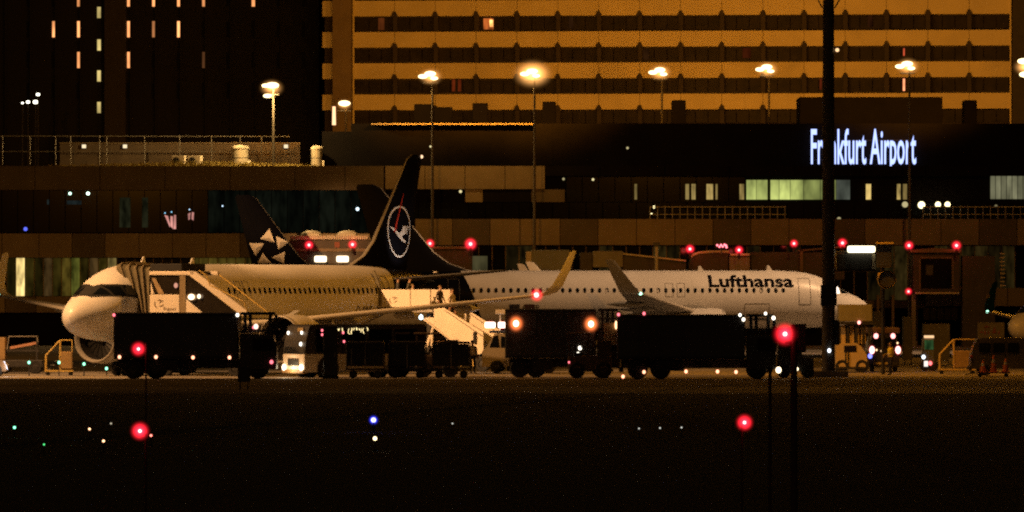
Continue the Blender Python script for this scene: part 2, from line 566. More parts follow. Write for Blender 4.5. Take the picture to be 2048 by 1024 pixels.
for k, (a, b) in enumerate(((1493, 1512), (1513, 1535), (1541, 1558), (1559, 1580), (1581, 1606), (1607, 1640), (1641, 1672), (1673, 1700))):
    wobj('window_pane', pbox(a, 360, b, 399, D0 - .02, .12), emit('lounge_pane_%d' % k, sale if k != 7 else (.4, .45, .35), (.5, .34, .46, .6, .5, .2, .16, .10)[k], .55, .9), tb)
for k, (a, b, q) in enumerate(((1371, 1378, .16), (1383, 1391, .22), (1413, 1426, .28), (1431, 1435, .12), (1732, 1742, .45), (1794, 1801, .3), (1806, 1814, .12), (1479, 1488, .18), (1269, 1274, .12))):
    wobj('window_pane', pbox(a, 368, b, 399, D0 - .02, .12), emit('slot_pane_%d' % k, (1, .7, .22), q, .6, 1.5), tb)
for k in range(7):
    a = 1981 + k * 11
    wobj('window_pane', pbox(a, 352, a + 9.6, 398, D0 - .02, .12), emit('side_pane_%d' % k, (.62, .6, .34), (.13, .16, .12, .18, .2, .16, .14)[k], .5, 1.2), tb)
for px, py, r, s in ((1843, 410, 7, 4), (1876, 409, 5.5, 4), (1895, 409, 5.5, 4), (1810, 409, 6, .35), (1678, 438, 4, .25), (1992, 412, 3, .12), (861, 293, 2.0, .7), (1255, 296, 2.5, .3),
                     (1186, 359, 2.6, .6), (921, 383, 3.0, .6), (1127, 358, 2.6, .25), (1308, 414, 2.6, 2), (1303, 428, 2.0, 1.6)):
    wobj('wall_lamp', MB().ball(W(px, py, D0 - .9), r / 24.3, 10, 8), emit('wall_lamp_%.1f' % s, (1, .85, .42), s), tb, True)
# railing along the terrace
for x0, x1 in ((1300, 1572), (1846, 2050)):
    rl = wobj('terrace_railing', MB().tube(W(x0, 414, D0 - 1.5), W(x1, 414, D0 - 1.5), .05).tube(W(x0, 429, D0 - 1.5), W(x1, 429, D0 - 1.5), .04), STEEL, tb)
    for x in range(x0, x1 + 1, 15):
        wobj('railing_post', MB().tube(W(x, 412, D0 - 1.5), W(x, 438, D0 - 1.5), .045, .045, 6), STEEL, rl)
# lower levels: glazing behind the boarding bridges, columns and loading docks
panes(tb, 770, 2110, 492, 600, D0, 50, tgl, {k: emit('gate_pane_%d' % (k % 3), (.8, .5, .12), (.006, .010, .016)[k % 3], .9, 1.8) for k in (3, 4, 9, 10, 16, 20, 21, 27, 30, 36, 37, 38, 41, 42, 43, 44, 45, 46)})
for k in range(0, 51):
    x = 770 + 1340 * k / 50
    wobj('mullion', pbox(x - .9, 491, x + .9, 600.5, D0 - .14, .18), mul, tb)
panels(tb, [1850, 1905, 1960, 2015, 2110], 576, 612, D0 - 1.5, 1.7, fam)
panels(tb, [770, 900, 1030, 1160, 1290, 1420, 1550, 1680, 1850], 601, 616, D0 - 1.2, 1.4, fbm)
for k in range(5):
    wobj('dock_door', pbox(1847 + k * 14, 615, 1859 + k * 14, 640, D0 - .1, .3), fbm, tb)
for x in (1756, 1786, 1833):
    wobj('support_column', pbox(x - 2.5, 590, x + 2.5, 691, D0 - 2.5, .4), mul, tb)

# glowing sign: each letter a lit box
sg = thing('airport_sign', 'glowing blue-white airport name lettering on the dark upper wall', 'sign', W(1620, 327, D0 + 3.6))
letm = emit('sign_letter_light', (.40, .50, 1.0), 1.25)
gl_ = glyphs('Frankfurt Airport', 70 / 24.1, 0.50, 0.012, .09)
wid = max(v.x for _, vs, _ in gl_ for v in vs)
kx = (1832 - 1620) / 24.1 / wid
for ch, vs, fs in gl_:
    q = MB().add([Vector((v.x * kx, v.z, v.y)) for v in vs], fs)
    obj('letter', q, letm, sg)
obj('rail', MB().box(0, .12, .3, 8.6, .2, .36).box(0, .12, 1.9, 8.6, .2, 1.96), DSTEEL, sg)

# roof garden: grass strip, air units, vents, railing
random.seed(3)
gb = MB()
for k in range(2600):
    px = random.uniform(92, 640)
    D = D0 + random.uniform(.3, 5)
    dens = math.exp(-((px - 400) / 190) ** 2)
    if random.random() > dens + .12: continue
    b = W(px, 331.5, D)
    b.z = Z(333, D0)
    h = random.uniform(.10, .5) * (.5 + .7 * dens)
    dx, dy = random.uniform(-.22, .22), random.uniform(-.1, .1)
    wd = random.uniform(.03, .07)
    gb.add([b - Vector((wd, 0, 0)), b + Vector((wd, 0, 0)), b + Vector((dx, dy, h))], [(0, 1, 2)])
go = link('roof_grass', gb.mesh('roof_grass', mat('dry_roof_grass', (.30, .24, .06), .9, 0, .4, 2)), None)
tag(go, 'dry yellowish grass growing along the terminal wing roof edge', 'grass', kind='stuff')
struct('roof_soil', MB().box(X(60, D0), D0 + .31, Z(333, D0), X(660, D0), D0 + 7, Z(333, D0) + .03), mat('roof_soil', (.12, .09, .04), .95, 0, .4, 1))
acm = mat('air_unit_white', (.62, .57, .48), .5, 0, .1, 1.5)
for k, (a, lab) in enumerate(((345, 'boxy cream air unit on the grass roof, farther from the round vent'), (377, 'boxy cream air unit on the grass roof, next to the round vent'))):
    D = D0 + 4.5
    u = thing('air_unit', lab, 'air conditioner', (X(a + 13.5, D), D, Z(333, D0) + .03), R(-18), 'air units on the roof')
    obj('casing', MB().bbox(-.56, -.3, .06, .56, .3, .95, .03), acm, u)
    obj('fan_grille', MB().lathe([(-.33, .001), (-.33, .1), (-.315, .12), (-.325, .16), (-.31, .2), (-.325, .25), (-.31, .29), (-.30, .32), (-.301, .33)], (-.18, 0, .5), 'y', 20), DSTEEL, u)
    for x in (-.45, .45): obj('foot', MB().box(x - .04, -.28, 0, x + .04, .28, .06), DSTEEL, u)
for k, (a, b, c, d, lab) in enumerate(((463, 285, 497, 330, 'wide bright cylindrical roof vent with domed cap beside the lamp post'), (622, 286, 645, 330, 'narrow dull cylindrical roof vent between lamp post and hotel'))):
    D = D0 + 5.0
    r = (c - a) / 2 / 24.2
    h = (d - b) / 24.2
    u = thing('roof_vent', lab, 'vent', (X((a + c) / 2, D), D, Z(333, D0) + .03))
    obj('drum', MB().lathe([(0, r * .98), (h * .82, r * .98)], (0, 0, 0), 'z', 24), mat('vent_metal', (.5, .46, .38), .4, .3, .15, 1.5), u, True)
    obj('cap', MB().lathe([(h * .82, r * .98), (h * .82 + .01, r * 1.08), (h * .9, r * 1.06), (h * .98, r * .6), (h, .01)], (0, 0, 0), 'z', 24), acm, u, True)
    obj('seam', MB().lathe([(h * .4, r * 1.0), (h * .44, r * 1.0)], (0, 0, 0), 'z', 24), STEEL, u, True)
    obj('side_duct', MB().bbox(r * .9, -.2, h * .05, r * 1.3, .2, h * .3, .03), acm, u)
D = D0 + 9
fr = thing('roof_railing', 'thin steel roof railing with tall posts above the grass roof', 'railing', W(280, 322, D))
wobj('top_rail', MB().tube(W(0, 272, D), W(580, 273, D), .035, .035, 6), STEEL, fr)
wobj('mid_rail', MB().tube(W(0, 303, D), W(580, 303, D), .025, .025, 6), STEEL, fr)
for px in (5, 60, 111, 141, 199, 213, 289, 359, 423, 480, 523):
    wobj('railing_post', MB().tube(W(px, 271, D), W(px, 330, D), .05, .05, 6), STEEL, fr)
D = D0 + 12
wobj_p = thing('roof_parapet', 'long low brownish parapet behind the roof railing', 'wall', W(330, 330, D))
wobj('wall', MB().box(X(120, D), D, Z(335, D), X(600, D), D + .4, Z(287, D)), mat('parapet_brown', (.10, .075, .05), .85, 0, .25, .8), wobj_p)
wobj('coping', MB().box(X(119, D), D - .1, Z(287, D), X(601, D), D + .5, Z(285, D)), mul, wobj_p)
for px, lab in ((168, 'small square lit bulkhead lamp, first on the roof parapet'), (250, 'small square lit bulkhead lamp, middle on the roof parapet'), (572, 'small square lit bulkhead lamp beside the roof lamp post')):
    bl = thing('bulkhead_lamp', lab, 'lamp', W(px, 297, D - .2), 0, 'bulkhead lamps on the roof')
    obj('housing', MB().bbox(-.2, .0, -.0, .2, .18, .36, .03), DSTEEL, bl)
    obj('lens', MB().bbox(-.17, -.06, .03, .17, .01, .33, .03), emit('bulkhead_light', (1, .8, .5), .75), bl)

# ------------------------------------------------------------------ lamp posts behind the terminal
SOD = (1.0, .365, .03)
HOT = emit('lamp_face_hot', (1.0, .78, .38), 6)
HAZ = halo_mat('lamp_halo_warm', (1.0, .45, .12), 4.5)
LPD = 640.0
lamp_spots = ((545, 178, 1.0, 330, 'roof lamp post above the round vent'), (685, 211, .55, 250, 'low lamp beside the hotel pillar'),
              (858, 155, 1.0, 250, 'tall lamp post left of the brightest lamp, above the two tail fins'), (1062, 150, 1.6, 250, 'brightest of the tall lamp posts in front of the hotel'),
              (1317, 147, 1.0, 250, 'tall lamp post between the brightest lamp and the airport sign mast'), (1531, 141, 1.0, 250, 'tall lamp post close beside the thick floodlight mast'),
              (1812, 135, 1.1, 250, 'tall lamp post rising above the airport sign'), (2046, 136, 1.0, 250, 'lamp post with two bright heads beside the hotel end pillar'))
for px, py, pw, by, lab in lamp_spots:
    if 'left of' in lab: lab = 'tall lamp post above the crane-marked tail fin'
    LD = 611.6 if px == 545 else (606.0 if px in (858, 1062, 1812) else LPD)
    gz0 = Z(333, D0) + .03 if px == 545 else 0.0
    lp = thing('lamp_post', lab, 'lamp post', (X(px + 2 if px == 545 else px + 7, LD), LD, gz0), 0, 'tall lamp posts before the hotel')
    top = Z(py - 2, LD) - gz0
    obj('pole', MB().tube((0, 0, 0), (0, 0, top - .6), .14, .085, 10), mat('lamp_pole_dark', (.09, .08, .065), .6, .3, .2, 2), lp)
    obj('crossbar', MB().tube((-.75, 0, top - .55), (.45, 0, top - .55), .06, .06, 8).tube((0, 0, top - .7), (0, 0, top - .1), .07, .07, 8), STEEL, lp)
    hd = [(-.75, top - .1, .30), (-.15, top + .12, .36), (.18, top - .25, .24)]
    if px == 545: hd = [(-.6, top + .1, .26), (-.05, top + .12, .42), (-.45, top - .75, .28)]
    if px == 2046: hd = [(-.2, top + .4, .42), (-.05, top - .75, .42)]
    if px == 685: hd = [(-.1, top, .40)]
    for i, (hx, hz, r) in enumerate(hd):
        h_ = obj('lamp_head', MB().prism([(hx - r * 1.3, hz - .05), (hx - r * .6, hz + r * .62), (hx + r, hz + r * .62), (hx + r * 1.2, hz + r * .1), (hx + r, hz - .10)], -.02, r * 1.2), DSTEEL, lp)
        obj('lamp_glass', MB().ball((hx - .04, -.06, hz + .10), r * .95, 14, 10, (1.35, .5, .62)), HOT, h_, True)
    lens(lp, (-.15, -.1, top), 1.15 * (1.6 if pw > 1.5 else 1) * (.7 if pw < .8 else 1), HAZ, (1.1, .8, .8)).name = 'glare_halo'  # glare around the lamp heads, added as a glow ball
    light('lamp_post_light', 'SPOT', (X(px, LD), LD + .7, top + gz0), (600 if px == 545 else 4700) * pw * (1.35 if LD < 610 else 1), SOD, lp, .3, (X(px, LD), LD + 45, top + gz0 + 14), 128, .5)
    if px in (858, 1062): light('lamp_post_spill', 'SPOT', (X(px, LD), LD + .3, top + gz0 - .8), 900, (1, .5, .1), lp, .3, (X(px, LD), LD + 1.5, 0), 120, .8)
    if px == 545:
        light('lamp_post_light', 'POINT', (X(px - 2, LD), LD - .9, top + gz0), 5200, (1, .6, .2), lp, .3)
# a short bright post next to the low lamp, its brightness painted as glow
solo('lit_post', MB().tube(W(668, 250, 641), W(668, 213, 641), .16, .13, 8), emit('lit_post_glow', (1, .55, .28), 1.3), 'short glowing vertical pole beside the hotel pillar', 'lamp')
# strings of far lamps seen in front of the tower
for px, py, r, lab in ((45, 206, 2.2, 'tiny white lamp, lowest of the cluster before the dark tower'), (56, 204, 3.4, 'small white lamp on a stalk in the cluster before the tower'),
                       (71, 204, 4.4, 'largest white lamp of the cluster before the tower'), (76, 189, 3.4, 'topmost white lamp of the cluster before the dark tower')):
    fl = thing('street_lamp', lab, 'street lamp', (X(px, 660), 660, 0), 0, 'street lamps before the tower')
    obj('pole', MB().tube((0, 0, 0), (0, 0, Z(py, 660) - .1), .09, .06, 6), DSTEEL, fl)
    obj('lamp_head', MB().ball((0, 0, Z(py, 660)), r / 22.4, 8, 6, (1.2, 1, .9)), emit('street_white', (1, .95, .75), 3.5), fl, True)

# ------------------------------------------------------------------ high floodlight masts along the stand edge
MD = 381.0


def flood_mast(x, label, spots, h=27.0, y=MD):
    m = thing('floodlight_mast', label, 'mast', (x, y, 0))
    obj('shaft', MB().tube((0, 0, .3), (0, 0, h), .34, .27, 16), mat('mast_steel', (.10, .085, .06), .55, .3, .25, 1.5), m, True)
    obj('base', MB().bbox(-.95, -.7, .012, 1.0, .7, .32, .05), mat('mast_concrete', (.16, .14, .11), .9, 0, .25, 1), m)
    obj('headframe', MB().box(-2.2, -.5, h - .1, 2.2, .5, h + .1).tube((-.32, -.1, 19.0), (-1.6, -.1, 21.4), .04).tube((.32, -.1, 19.0), (1.6, -.1, 21.4), .04), STEEL, m)
    for k in range(6):
        hx = -2 + k * .8
        hd = obj('flood_head', MB().bbox(hx - .3, .3, h + .1, hx + .3, .85, h + .55, .05), DSTEEL, m)
        obj('lamp_glass', MB().box(hx - .26, .852, h + .14, hx + .26, .87, h + .5), emit('flood_glass', SOD, 20), hd)
    for e, col, aim, cone, bl in spots:
        light('mast_flood', 'SPOT', (x, y + 1.3, h + .3), e, col, m, .8, aim, cone, bl)
    return m


O1 = (1.0, .36, .02)
OA = (1.0, .49, .18)
O2 = (1.0, .55, .26)
flood_mast(-43, 'floodlight mast outside the picture beside the nose of the nearer airliner',
           [(66000, OA, (-19.5, 388, 3), 58, .6), (95000, OA, (-3, 410, 2.5), 15, .6), (150000, O1, (-26, 600, 8), 26, .7), (1100000, OA, (-15.3, 600, 9.2), 2.6, .8), (5000, O1, (-30, 366, 0), 120, .8)], 27.0, 374.5)  # narrow beams added to brighten the rear stairs and the ribbed bridge roof
mB = flood_mast(X(1657, MD), 'thick dark floodlight mast rising out of the picture past the airport sign',
                [(11000, (1, .38, .025), (-10, 410, 2), 80, .6), (58000, O1, (10, 606, 19), 18, .9), (5000, O1, (8, 366, 0), 130, .8), (14000, O1, (26, 402, 0), 80, .7)])
flood_mast(42, 'added unseen floodlight mast beyond the regional jet',  # unseen mast, placed and raised to light the farther hull from above
           [(52000, O2, (17, 540, 4), 66, .9), (34000, O1, (32, 430, 1), 75, .6), (17000, O1, (34, 608, 9), 55, .8)], 40.0, 523.0)
mw = obj('cable_box', MB().bbox(-.42, -.62, Z(612, MD), .40, -.30, Z(570, MD), .04), DSTEEL, mB)
obj('junction_box', MB().bbox(.28, -.3, Z(690, MD), .55, .2, Z(640, MD), .03), DSTEEL, mB)
obj('lamp', MB().ball((.45, .0, Z(100, MD)), .10, 8, 6), emit('mast_small_lamp', (1, .6, .3), 1.0), mB, True)
obj('marker_lamp', MB().ball((.02, -.46, Z(701, MD)), .085, 8, 6, (1, 1, 1.2)), emit('mast_marker', (.85, .9, 1), 6), mB, True)

# lit stand sign on a bracket at the mast
ss = thing('stand_sign', 'dark box sign under a bright tube light beside the thick mast', 'sign', (X(1710, 384), 384, Z(541, 384)))
wobj('casing', MB().bbox(X(1674, 384), 384, Z(540, 384), X(1744, 384), 384.5, Z(507, 384), .04), BLACK, ss)
wobj('end_plate', MB().box(X(1744.5, 384), 383.95, Z(538, 384), X(1750.5, 384), 384.5, Z(508, 384)), mat('sign_end_plate', (.3, .26, .17), .6), ss)
wobj('tube_light', MB().bbox(X(1695, 384), 383.7, Z(505, 384), X(1750, 384), 384.2, Z(492, 384), .1), emit('tube_light', (1, .86, .55), 9), ss)
wobj('light_hood', MB().prism([(X(1688, 384), Z(491.4, 384)), (X(1753, 384), Z(491.4, 384)), (X(1750, 384), Z(488.5, 384)), (X(1692, 384), Z(488.5, 384))], 383.6, 384.3), mul, ss)
wobj('bracket', MB().tube(W(1660, 541, 384.1), W(1752, 541, 384.1), .05).tube(W(1660, 505, 384.2), W(1700, 503, 384.2), .05), DSTEEL, ss)
wobj('conduit', MB().bbox(X(1665, 384), 383.9, Z(537, 384), X(1672, 384), 384.1, Z(506, 384), .03), YEL, ss)
# docking display post
dp = thing('docking_display', 'dark docking display on a slim post with a round camera below', 'display', (X(1766, 392), 392, 0))
wobj('post', MB().tube((X(1766, 392), 392, 0), W(1766, 500, 392), .10, .09, 8), DSTEEL, dp)
wobj('screen_box', MB().bbox(X(1753, 392), 391.6, Z(535, 392), X(1783, 392), 392.1, Z(489, 392), .04), DARKP, dp)
wobj('hood', MB().bbox(X(1751, 392), 391.4, Z(488.5, 392), X(1786, 392), 392.2, Z(485, 392), .03), YEL, dp)
cb = wobj('camera_drum', MB().lathe([(-.5, .01), (-.5, .40), (-.45, .44), (.2, .44), (.25, .40), (.25, .01)], W(1773, 559, 391.6), 'y', 20), DARKP, dp, True)
wobj('visor', MB().lathe([(-.62, .45), (.1, .45), (.1, .48), (-.62, .48)], W(1773, 559, 391.6), 'y', 20).box(X(1757, 391), 391.4, Z(552, 391), X(1761, 391), 391.7, Z(546, 391)), YEL, cb, True)

# ------------------------------------------------------------------ boarding bridges
brm = mat('bridge_grey', (.22, .21, .19), .6, .1, .2, .6)
brd = mat('bridge_dark', (.07, .062, .052), .7, 0, .25, .6)
brl = mat('bridge_light', (.62, .56, .47), .6, 0, .15, .8)
REDC = emit('red_core', (1.0, .38, .36), 5.0)
RED_HALO = halo_mat('red_lens', (1.0, .018, .035), 17.0)  # red glow of the painted halo balls


def red_beacon(parent, px, py, D, r, glow=0, base=True):
    """obstruction lamp: foot, white-hot filament, red halo ball"""
    c = W(px, py, D)
    b = wobj('beacon', MB().tube(c - Vector((0, 0, r * 1.9)), c - Vector((0, 0, r * .5)), r * .28, r * .22, 8), DSTEEL, parent)
    wobj('filament', MB().ball(c, r * .26, 12, 8), REDC, b, True)
    lens(b, c, r * 1.35, RED_HALO, world=True)
    if glow: light('beacon_light', 'POINT', c - Vector((0, 1.3 * r, 0)), glow, (1, .06, .03), b, r * .5)
    return b


BD = 600.0
b1 = thing('boarding_bridge', 'boarding bridge with ribbed cream roof and two domes between the tail fins', 'boarding bridge', (X(660, BD), BD, 0), 0, 'boarding bridges')
wobj('cabin', MB().box(X(578, BD), BD + .2, Z(528, BD), X(740, BD), BD + 4, Z(480, BD)), brd, b1)
for k in range(36):
    a = 580 + k * 4.35
    wobj('roof_rib', MB().bbox(X(a, BD), BD - .5, Z(479, BD), X(a + 3.9, BD), BD + 4, Z(471, BD), .05), brl, b1)
for a in (622, 694):
    q = wobj('roof_dome', MB().ball((X(a, BD), BD + .9, Z(470.5, BD)), .80, 18, 10, (1.1, 1, .52)), brl, b1, True)
    wobj('dome_foot', MB().bbox(X(a - 16, BD), BD - .2, Z(471.4, BD), X(a + 17, BD), BD + 2, Z(467.5, BD), .03), brl, q)
wobj('lower_band', MB().box(X(582, BD), BD, Z(503, BD), X(736, BD), BD + .18, Z(497, BD)), mul, b1)
wobj('placard', MB().box(X(669, BD), BD + .05, Z(495, BD), X(679, BD), BD + .19, Z(484, BD)), mat('placard_red', (.25, .08, .05), .7), b1)
for a in (641, 685):
    wobj('window', MB().bbox(X(a - 12, BD), BD - .05, Z(524, BD), X(a + 12, BD), BD + .15, Z(512, BD), .12), emit('bridge_window', (1, .78, .48), 3.5), b1)
wobj('support_leg', MB().box(X(650, BD), BD + 1, 0, X(664, BD), BD + 2, Z(528, BD)), brm, b1)
red_beacon(b1, 618, 490, BD - 1, .40, 6)
red_beacon(b1, 705, 489, BD - 1, .40, 6)

b2 = thing('boarding_bridge', 'dark boarding bridge with two red lamps beside the crane-marked fin', 'boarding bridge', (X(900, BD), BD, 0), 0, 'boarding bridges')
wobj('cabin', MB().bbox(X(852, BD), BD, Z(548, BD), X(946, BD), BD + 4, Z(499, BD), .15), brd, b2)
wobj('roof', MB().bbox(X(866, BD), BD - .4, Z(498.5, BD), X(934, BD), BD + 4, Z(493, BD), .08), mul, b2)
wobj('window', MB().box(X(945, BD), BD - .05, Z(545, BD), X(975, BD), BD + .05, Z(512, BD)), emit('bridge_pane_dim', (.7, .6, .25), .045, .6, 1), b2)
wobj('support_leg', MB().box(X(890, BD), BD + 1, 0, X(905, BD), BD + 2, Z(548, BD)), brm, b2)
red_beacon(b2, 860, 487, BD - 1, .40, 5)
red_beacon(b2, 941, 488, BD - 1, .52, 9)

b3 = thing('boarding_bridge', 'grey boarding bridge with sloping tunnel behind the farther airliner roof', 'boarding bridge', (X(1200, BD), BD, 0), 0, 'boarding bridges')
wobj('rotunda', MB().bbox(X(1062, BD), BD, Z(560, BD), X(1140, BD), BD + 4, Z(500, BD), .1), mat('bridge_blue_grey', (.20, .22, .24), .6, 0, .2, .6), b3)
wobj('cabin', MB().bbox(X(1160, BD), BD, Z(560, BD), X(1185, BD), BD + 4, Z(505, BD), .1), brd, b3)
wobj('cabin_front', MB().bbox(X(1185.5, BD), BD - .1, Z(535, BD), X(1246, BD), BD + 3, Z(502, BD), .08), brm, b3)
wobj('tunnel', MB().prism([(X(1246, BD), Z(509, BD)), (X(1372, BD), Z(523, BD)), (X(1372, BD), Z(560, BD)), (X(1246, BD), Z(560, BD))], BD + .4, BD + 3), brd, b3)
wobj('tunnel_roof', MB().prism([(X(1246, BD), Z(506, BD)), (X(1372, BD), Z(520, BD)), (X(1372, BD), Z(523, BD)), (X(1246, BD), Z(509, BD))], BD + .1, BD + 3.2), brl, b3)
wobj('wall_light_panel', MB().bbox(X(1052, BD), BD - .1, Z(525, BD), X(1063, BD), BD + .1, Z(503, BD), .05), brl, b3)
wobj('support_leg', MB().box(X(1300, BD), BD + 1, 0, X(1312, BD), BD + 2, Z(560, BD)), brm, b3)

b4 = thing('boarding_bridge', 'round-topped boarding bridge head with red lamps above the airliner lettering', 'boarding bridge', (X(1430, BD), BD, 0), 0, 'boarding bridges')
pts = [(1378, 560), (1378, 528), (1384, 515), (1396, 508), (1420, 505), (1456, 505), (1456, 560)]
wobj('canopy', MB().prism([(X(a, BD), Z(b, BD)) for a, b in pts], BD, BD + 4), brd, b4)
wobj('canopy_rim', MB().path([W(a, b, BD - .1) for a, b in ((1380, 516), (1386, 510), (1398, 505.5), (1420, 503.5), (1458, 503.5))], .11, 8), brl, b4)
wobj('cabin', MB().bbox(X(1458, BD), BD, Z(560, BD), X(1500, BD), BD + 4, Z(513, BD), .1), brm, b4)
wobj('cabin_roof', MB().bbox(X(1460, BD), BD - .3, Z(512, BD), X(1500, BD), BD + 4, Z(507, BD), .08), brl, b4)
wobj('support_leg', MB().box(X(1420, BD), BD + 1, 0, X(1434, BD), BD + 2, Z(560, BD)), brm, b4)
red_beacon(b4, 1380, 498, BD - 1, .40, 17)
red_beacon(b4, 1478, 500, BD - 1, .38, 10)

b5 = thing('boarding_bridge', 'dark flat-roofed boarding bridge near the thick floodlight mast', 'boarding bridge', (X(1590, BD), BD, 0), 0, 'boarding bridges')
wobj('tunnel', MB().bbox(X(1502, BD), BD + .5, Z(560, BD), X(1690, BD), BD + 3.5, Z(504, BD), .1), brd, b5)
wobj('tunnel_roof', MB().prism([(X(1595, BD), Z(500, BD)), (X(1690, BD), Z(492, BD)), (X(1690, BD), Z(495, BD)), (X(1595, BD), Z(503, BD))], BD + .1, BD + 3), mul, b5)
wobj('corner_post', MB().box(X(1600, BD), BD + .1, 0, X(1606, BD), BD + .48, Z(500, BD)), mul, b5)
red_beacon(b5, 1588, 487, BD - 1, .36, 10)
red_beacon(b5, 1685, 486, BD - 1, .42, 6)

b6 = thing('boarding_bridge', 'square boarding bridge cab with lit floor edge beyond the docking display', 'boarding bridge', (X(1872, BD), BD, 0), 0, 'boarding bridges')
wobj('cabin', MB().bbox(X(1826, BD), BD, Z(585, BD), X(1920, BD), BD + 4, Z(506, BD), .1), brd, b6)
wobj('roof', MB().prism([(X(1820, BD), Z(500, BD)), (X(1868, BD), Z(496, BD)), (X(1922, BD), Z(500, BD)), (X(1922, BD), Z(505, BD)), (X(1820, BD), Z(505, BD))], BD - .4, BD + 4), mul, b6)
wobj('window_frame', MB().box(X(1838, BD), BD - .1, Z(578, BD), X(1841, BD), BD - .01, Z(515, BD)).box(X(1904, BD), BD - .1, Z(578, BD), X(1907, BD), BD - .01, Z(515, BD)).box(X(1838, BD), BD - .1, Z(517, BD), X(1907, BD), BD - .015, Z(514, BD)), mul, b6)
wobj('window', MB().box(X(1842, BD), BD - .06, Z(577, BD), X(1903, BD), BD - .02, Z(518, BD)), GLASS, b6)
wobj('operator_panel', MB().box(X(1852, BD), BD - .12, Z(550, BD), X(1866, BD), BD - .07, Z(530, BD)), DARKP, b6)
wobj('floor_edge', MB().bbox(X(1830, BD), BD - .6, Z(588, BD), X(1918, BD), BD + 4, Z(584.5, BD), .05), brl, b6)
wobj('support_leg', MB().box(X(1824, BD), BD + .5, 0, X(1832, BD), BD + 1.2, Z(589, BD)), brm, b6)
wobj('service_stair', MB().box(X(1925, BD), BD, 0, X(1990, BD), BD + 2, Z(512, BD)), brd, b6)
for k in range(9):
    wobj('stair_rung', MB().box(X(2000, BD), BD - .1, Z(572 - k * 8, BD), X(2010, BD), BD + .1, Z(570 - k * 8, BD)), brl, b6)
red_beacon(b6, 1818, 491, BD - 1, .40, 8)
red_beacon(b6, 1913, 491, BD - 1, .42, 6)
red_beacon(b6, 1817, 583, BD - 1, .32, 2)

solo('bridge_column', MB().tube(W(1313, 575, 588), W(1313, 492, 588), .13, .13, 10), brl, 'pale slim column with a dark cap behind the airliner roof', 'column')
solo('column_cap', MB().bbox(X(1306.5, 588), 587.7, Z(492.3, 588), X(1319.5, 588), 588.3, Z(485, 588), .05), DARKP, 'small dark cap box on the pale slim column', 'box')
# small red running display
ld = thing('led_display', 'small dark display with red glowing characters between bridge heads', 'display', W(1443, 497, 592))
wobj('casing', MB().box(X(1430, 592), 592, Z(496, 592), X(1457, 592), 592.3, Z(486, 592)), DARKP, ld)
wobj('bracket', MB().box(X(1442, 592), 592.1, Z(506, 592), X(1444, 592), 592.2, Z(496.1, 592)), DARKP, ld)
for a, b in ((1434.5, 490.5), (1439, 493.5), (1442, 490), (1445.5, 493), (1449, 489.5), (1452, 491), (1453, 494.5)):
    wobj('character', MB().ball(W(a, b, 591.9), .085, 8, 6), emit('led_red', (1, .18, .22), 2.2), ld, True)

# ------------------------------------------------------------------ airliners
SEC = [(0, .03, 3.13, 3.07), (.06, .24, 3.36, 2.86), (.25, .52, 3.60, 2.58), (.7, .90, 3.90, 2.28), (1.3, 1.24, 4.18, 2.05), (2.0, 1.50, 4.52, 1.92), (2.8, 1.70, 5.02, 1.84), (3.6, 1.83, 5.42, 1.79),
       (4.8, 1.93, 5.74, 1.75), (6.5, 1.975, 5.87, 1.73), (9, 1.975, 5.87, 1.73), (24, 1.975, 5.87, 1.73), (27, 1.92, 5.87, 1.98), (30, 1.70, 5.85, 2.55), (33, 1.28, 5.76, 3.28),
       (35.5, .80, 5.6, 4.05), (37, .42, 5.42, 4.66), (37.5, .22, 5.28, 4.95)]


def sec(s):
    """half width, top, bottom of the fuselage at s metres behind the nose (smooth through the table)"""
    n = len(SEC)
    i = 0
    while i < n - 2 and SEC[i + 1][0] < s: i += 1
    a, b = SEC[i], SEC[i + 1]
    h = b[0] - a[0]
    t = min(1, max(0, (s - a[0]) / h))
    out = []
    for c in (1, 2, 3):
        def slope(j):
            if j == 0: return (SEC[1][c] - SEC[0][c]) / (SEC[1][0] - SEC[0][0])
            if j == n - 1: return (SEC[j][c] - SEC[j - 1][c]) / (SEC[j][0] - SEC[j - 1][0])
            d0 = (SEC[j][c] - SEC[j - 1][c]) / (SEC[j][0] - SEC[j - 1][0])
            d1 = (SEC[j + 1][c] - SEC[j][c]) / (SEC[j + 1][0] - SEC[j][0])
            return 0.0 if d0 * d1 <= 0 else 2 * d0 * d1 / (d0 + d1)
        m0, m1 = slope(i) * h, slope(i + 1) * h
        out.append((2 * t ** 3 - 3 * t * t + 1) * a[c] + (t ** 3 - 2 * t * t + t) * m0 + (-2 * t ** 3 + 3 * t * t) * b[c] + (t ** 3 - t * t) * m1)
    return out


def skin(s, z, side, off=0.0):
    """point on the fuselage skin at station s, height z"""
    w_, zt, zb = sec(s)
    zc, h = (zt + zb) / 2, (zt - zb) / 2
    q = max(-.999, min(.999, (z - zc) / h))
    a = math.asin(q)
    return Vector((-s, side * (w_ + off) * math.cos(a), zc + (h + off) * math.sin(a)))


